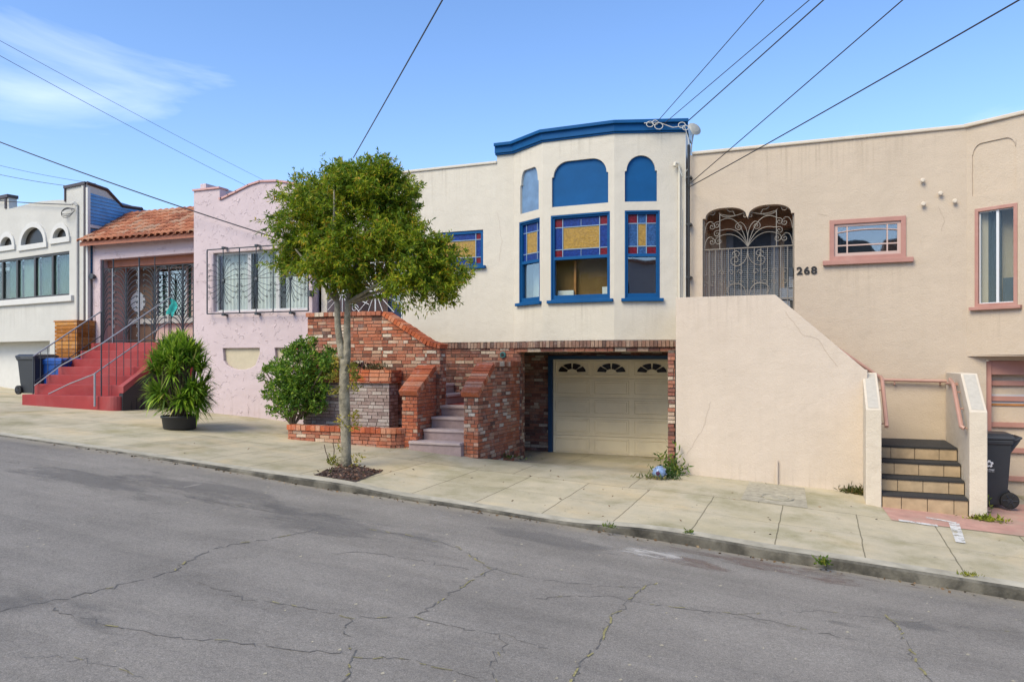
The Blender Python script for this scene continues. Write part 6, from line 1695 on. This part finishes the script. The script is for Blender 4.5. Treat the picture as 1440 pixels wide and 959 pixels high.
weed(1207, 700, 11.9, 'olive weed in the corner of the stair wall and the pier', 420, .11, .10, [(0, (.04, .06, .015)), (.7, (.12, .13, .03)), (1, (.25, .15, .07))], .08, .008)
weed(1388, 727, 11.15, 'yellow-green weed at the foot of the pier beside the bin', 160, .10, .05, [(0, (.15, .2, .02)), (1, (.38, .40, .05))], .08, .012)
weed(1387, 705, 11.6, 'thin stalked weed between the pier and the bin', 40, .03, .35, None, .08, .008)
weed(1378, 722, 11.2, 'dry brown tuft at the corner of the tiled stair', 110, .05, .04, [(0, (.10, .05, .02)), (1, (.25, .15, .05))], .06, .008)
p_ = gpt(1158, 787); weed(1158, 787, p_.y, 'bright green weed sprouting from the kerb', 90, .03, .07, None, .055, .011, z=p_.z - .05)
p_ = gpt(968, 750); weed(968, 750, p_.y, 'small moss tuft at the kerb end of a pavement joint, below the blue ball', 60, .03, .04, None, .04, .006)
p_ = gpt(857, 742); weed(857, 742, p_.y, 'tiny weed on the kerb edge beside the dropped driveway kerb', 70, .04, .04, None, .04, .006, z=p_.z)
p_ = gpt(1362, 810); weed(1362, 810, p_.y, 'yellowish weed in the kerb joint below the tiled stair', 60, .05, .03, [(0, (.15, .2, .02)), (1, (.4, .38, .05))], .05, .006)
bc = P(927, 664, 11.35)
ball = thing('garden_ball', 'pale blue garden ball with a dark centre among weeds by the driveway', 'garden ball', bc - Vector((0, 0, .1)))
br_ = .095
MB().lathe(bc, [(.001, -br_)] + [(br_ * math.cos(R(a)), br_ * math.sin(R(a))) for a in range(-75, 90, 15)] + [(.001, br_)], 20).build('ball', simple("pale_blue_ball", (.22, .34, .55), .3, var=.4, scale=18), ball, smooth=True)
pet = MB(); rn = random.Random(2)
for k in range(60):
    d = rdir(rn); 
    if d.y > .3: continue
    leaves(pet, rn, bc + d * (br_ - .005), d + rdir(rn) * .6, .03, .012)
pet.build('petal', leafmat('lavender_petal', [(0, (.25, .33, .55)), (1, (.5, .55, .7))]), ball, recalc=False)
MB().lathe(bc + Vector((0, -br_ - .012, 0)) - Vector((0, 0, 0)), [(.001, -.01), (.03, -.004), (.03, .01)], 12, 'y').build('dark_centre', simple("plum_centre", (.06, .015, .05), .4), ball)
stk = MB(); stk.tube([bc + Vector((0, 0, -.06)), Vector((bc.x, bc.y, gz(bc.x, bc.y) - .03))], .008, 5); stk.build('stake', M['twig'], ball)

# dark debris bits on the pavement and gutter grit
rn = random.Random(31); gb_ = MB()
for _ in range(260):
    x = rn.uniform(-11, 2.5); y = 8.27 - abs(rn.gauss(0, .06)); s_ = rn.uniform(.004, .016); leaves(gb_, rn, (x, y, roadz(x, y) + .005), (rn.uniform(-1, 1), rn.uniform(-1, 1), .1), s_ * 3, s_)
for _ in range(60):
    x, y = rn.uniform(-10, 2.5), rn.uniform(8.6, 11); leaves(gb_, rn, (x, y, gz(x, y) + .004), (rn.uniform(-1, 1), rn.uniform(-1, 1), .1), rn.uniform(.02, .06), .008)
o = gb_.build('fallen_leaves', leafmat("brown_litter", [(0, (.07, .05, .03)), (.7, (.2, .13, .07)), (1, (.3, .22, .12))], .1), recalc=False); tag(o, kind='stuff')

# ================================================================ WIRES
def pole(name, label, x, y, zb, zt):
    p = thing(name, label, 'utility pole', (x, y, zb))
    MB().tube([(x, y, zb - .3), (x, y, zt + .6)], .15, 10, r1=.10).build('post', M['twig'], p)
    MB().box(x - 1.1, x + 1.1, y - .06, y + .06, zt - .12, zt + .02).build('crossarm', M['twig'], p)
    return p
def wire(label, pa, pix, pole_xy, r_=.008, mat='cable', sag=.10, grp='overhead service cables'):
    """from pa so that, seen in the photo, it runs through pix; the far end is at pole_xy with the height this needs"""
    n_ = Vector(pa).cross(ray(*pix)); x, y = pole_xy
    z_ = -(n_.x * x + n_.y * y) / n_.z
    a, bq = Vector(pa), Vector((x, y, z_)); pts = []
    for i in range(33):
        t_ = i / 32; t_ = t_ * t_ * .3 + t_ * .7; p = a.lerp(bq, t_); p.z -= sag * 4 * t_ * (1 - t_); pts.append(p)
    o = MB().tube(pts, r_, 5).build('service_cable', M[mat], loc=a); tag(o, label, 'cable', grp); return z_
zs_ = []
zs_.append(wire('thick cable from behind the street tree to the top of the sky', P(497, 222, 13.3), (618, 0), (11.5, -9), .010))
zs_.append(wire('steepest thin cable rising from the blue bay cornice', P(922, 174, 13.0), (1070, 0), (11.3, -9), .006))
zs_.append(wire('middle cable rising from the blue bay cornice', P(934, 174, 13.0), (1131, 0), (11.9, -9), .006))
zs_.append(wire('thickest cable rising from the bay corner by the dish', P(968, 170, 13.2), (1152, 0), (12.2, -9), .009))
zs_.append(wire('straight cable from the side of the bay across the beige wall', P(966, 262, 13.1), (1262, 0), (12.5, -9), .007, sag=.08))
zs_.append(wire('sagging cable from the side of the bay crossing the beige wall lowest', P(968, 264, 13.1), (1391, 0), (12.8, -9), .008, sag=.22))
print('pole z', [round(q_, 2) for q_ in zs_])
pl = pole('utility_pole', 'wooden utility pole across the street', 12, -9, -3.0, max(zs_[0], 5.5))
# the cables of the left-hand side
def wire2(label, a, bq, r_=.008, mat='cable', sag=.1):
    a, bq = Vector(a), Vector(bq); pts = []
    for i in range(25):
        t_ = i / 24; p = a.lerp(bq, t_); p.z -= sag * 4 * t_ * (1 - t_); pts.append(p)
    o = MB().tube(pts, r_, 5).build('service_cable', M[mat], loc=a); tag(o, label, 'cable', 'overhead service cables')
wire2('cable from beyond the white house down to the pink wall', P(392, 336, 13.12), P(-160, 136, 12.0), .014, sag=.12)
wire2('short cable to the pipe head of the white house', FW.pt(pu - .14, W_(106, 289)[1], -.1), P(-120, 268, 15.5), .012, sag=.08)
wire2('upper faint cable high over the white house', P(400, 268, 60), P(-150, -25, 22), .014, 'cable_far', .2)
wire2('second faint cable high over the white house', P(396, 285, 60), P(-150, -5, 22), .016, 'cable_far', .3)
wire2('faint cable just above the white parapet', P(97, 262, 24), P(-120, 215, 20), .012, 'cable_far', .15)
wire2('faintest low cable over the white parapet', P(118, 256, 34), P(-120, 200, 26), .012, 'cable_far', .2)

# ================================================================ across the street (seen only in the window glass)
op = thing('opposite_house', 'cream gabled house across the street', 'house', (-3, -10, -2.2))
MB().box(-8, 2.5, -18, -10, -3, 4.6).build('wall', M['cream'], op)
MB().add([(-8.4, -9.7, 4.6), (2.9, -9.7, 4.6), (-2.75, -9.7, 7.2), (-8.4, -18, 4.6), (2.9, -18, 4.6), (-2.75, -18, 7.2)], [(0, 1, 2), (3, 5, 4), (0, 2, 5, 3), (1, 4, 5, 2), (0, 3, 4, 1)]).build('roof', simple("slate_roof", (.16, .16, .17), .9), op)
for x in (-6.5, -3.4, -.2): MB().box(x, x + 1.4, -10.02, -9.95, 2.0, 3.8).build('window', M['dark_glass'], op)
op = thing('opposite_house', 'pink flat-roofed house across the street', 'house', (8, -10, -2.4))
MB().box(2.9, 12.4, -18, -10.4, -3.4, 5.0).build('wall', M['pink'], op)
MB().box(2.8, 12.5, -18.1, -10.3, 5.0, 5.2).build('roof', M['terracotta'], op)
for x in (4.2, 8.4): MB().box(x, x + 2, -10.42, -10.35, 2.0, 3.8).build('window', M['dark_glass'], op)
op = thing('opposite_house', 'pale grey house across the street', 'house', (-13, -10, -2.0))
MB().box(-18, -8.3, -18, -10.6, -3, 5.4).build('wall', M['white_house'], op)
MB().box(-18.1, -8.2, -18.1, -10.5, 5.4, 5.6).build('roof', M['terracotta'], op)
for x in (-16.5, -12.4): MB().box(x, x + 2, -10.62, -10.55, 2.2, 4.0).build('window', M['dark_glass'], op)

# ================================================================ rain streaks and hairline cracks on the walls
def streakmat(col, amt):
    m, nt, n, l, b = newmat("rain_streak")
    b.inputs['Base Color'].default_value = (*col, 1); b.inputs['Roughness'].default_value = .9
    t = N(n, "ShaderNodeTexCoord"); mpn = N(n, "ShaderNodeMapping"); mpn.inputs['Scale'].default_value = (16, 16, .7); l.new(t.outputs['Object'], mpn.inputs['Vector'])
    z = N(n, "ShaderNodeTexNoise", Scale=1.0, Detail=6, Roughness=.6); l.new(mpn.outputs['Vector'], z.inputs['Vector'])
    sx = N(n, "ShaderNodeSeparateXYZ"); l.new(t.outputs['UV'], sx.inputs[0])
    r = ramp(n, [(.50, (0,)*3), (.72, (amt,)*3)]); l.new(z.outputs['Fac'], r.inputs['Fac'])
    mu = N(n, "ShaderNodeMath", operation='MULTIPLY'); l.new(r.outputs['Color'], mu.inputs[0]); l.new(sx.outputs['Y'], mu.inputs[1])
    ed = N(n, "ShaderNodeMath", operation='MULTIPLY'); sn = N(n, "ShaderNodeMath", operation='SINE'); mx_ = N(n, "ShaderNodeMath", operation='MULTIPLY'); mx_.inputs[1].default_value = 3.14159; l.new(sx.outputs['X'], mx_.inputs[0]); l.new(mx_.outputs[0], sn.inputs[0])
    l.new(mu.outputs[0], ed.inputs[0]); l.new(sn.outputs[0], ed.inputs[1]); l.new(ed.outputs[0], b.inputs['Alpha'])
    return m
SM = streakmat((.24, .19, .13), .2)
def streak(parent, fr, u0, u1, v0, v1, d=-.003, up=False):
    o = MB().add([fr.pt(u0, v0, d), fr.pt(u1, v0, d), fr.pt(u1, v1, d), fr.pt(u0, v1, d)], [(0, 1, 2, 3)]).build('rain_streak', SM, parent, recalc=False)
    uv = [(0, 0), (1, 0), (1, 1), (0, 1)] if not up else [(0, 1), (1, 1), (1, 0), (0, 0)]
    for li, lp in enumerate(o.data.loops): o.data.uv_layers[0].data[li].uv = uv[lp.vertex_index]
streak(beige, FB, wx0 - .1, wx1 + .1, wz0 - 1.0, wz0 - .07)
streak(beige, FB, -1.9, 2.0, bz - .75, bz)
streak(beige, FBL, bw0 - .05, bw1 + .02, .12, bwz0 - .05)
streak(cream, FM, -9.7, -5.75, PAR - .8, PAR)
streak(cream, FM, sw0, sw1, swb - .9, swb - .05)
for fr, wu, pm in wins: streak(cream, fr, wu[0] - .05, wu[1] + .05, .37, WZ0 - .045)
for fr, L in ((FL, LL), (FF, LF), (FR, LR)): streak(cream, fr, .02, L - .02, TOP - .62, TOP - .19)
streak(s2, sw, -2.0, .6, -1.9, -1.45, up=True)
streak(s2, sw, -2.0, -.6, .3, ztop)
streak(pink, FK, kx0, kx1, -1.2, -.75, up=True)
streak(white, FW, mw0, -.4, mwb - 1.1, mwb - .17)
def hair(parent, fr, pts, w=.0022, seed=1, d=-.003):
    rn = random.Random(seed); pp = []
    for a, bq in zip(pts, pts[1:]):
        k = max(2, int(math.hypot(bq[0]-a[0], bq[1]-a[1]) / .05))
        for i in range(k): pp.append((a[0] + (bq[0]-a[0]) * i / k + rn.gauss(0, .007), a[1] + (bq[1]-a[1]) * i / k + rn.gauss(0, .007)))
    mb = MB()
    for a, bq in zip(pp, pp[1:]):
        dx, dz = bq[0]-a[0], bq[1]-a[1]; L_ = math.hypot(dx, dz) or 1; nx_, nz2 = -dz / L_ * w, dx / L_ * w
        mb.add([fr.pt(a[0]-nx_, a[1]-nz2, d), fr.pt(bq[0]-nx_, bq[1]-nz2, d), fr.pt(bq[0]+nx_, bq[1]+nz2, d), fr.pt(a[0]+nx_, a[1]+nz2, d)], [(0, 1, 2, 3)])
    mb.build('hairline_crack', HC, parent, recalc=False)
HC = simple('plaster_crack', (.40, .32, .25), .9)
hair(s2, sw, [sw.px(1105, 440), sw.px(1128, 470), sw.px(1150, 476), sw.px(1180, 520)], seed=3)
hair(s2, sw, [sw.px(965, 640), sw.px(990, 600), sw.px(1000, 560)], seed=4, w=.0015)
hair(beige, FB, [FB.px(1320, 290), FB.px(1328, 312), FB.px(1322, 330)], seed=5)
hair(beige, FB, [FB.px(1150, 300), FB.px(1167, 306)], seed=6)
hair(cream, FM, [FM.px(700, 300), FM.px(706, 340), FM.px(701, 372)], seed=7, w=.0014)
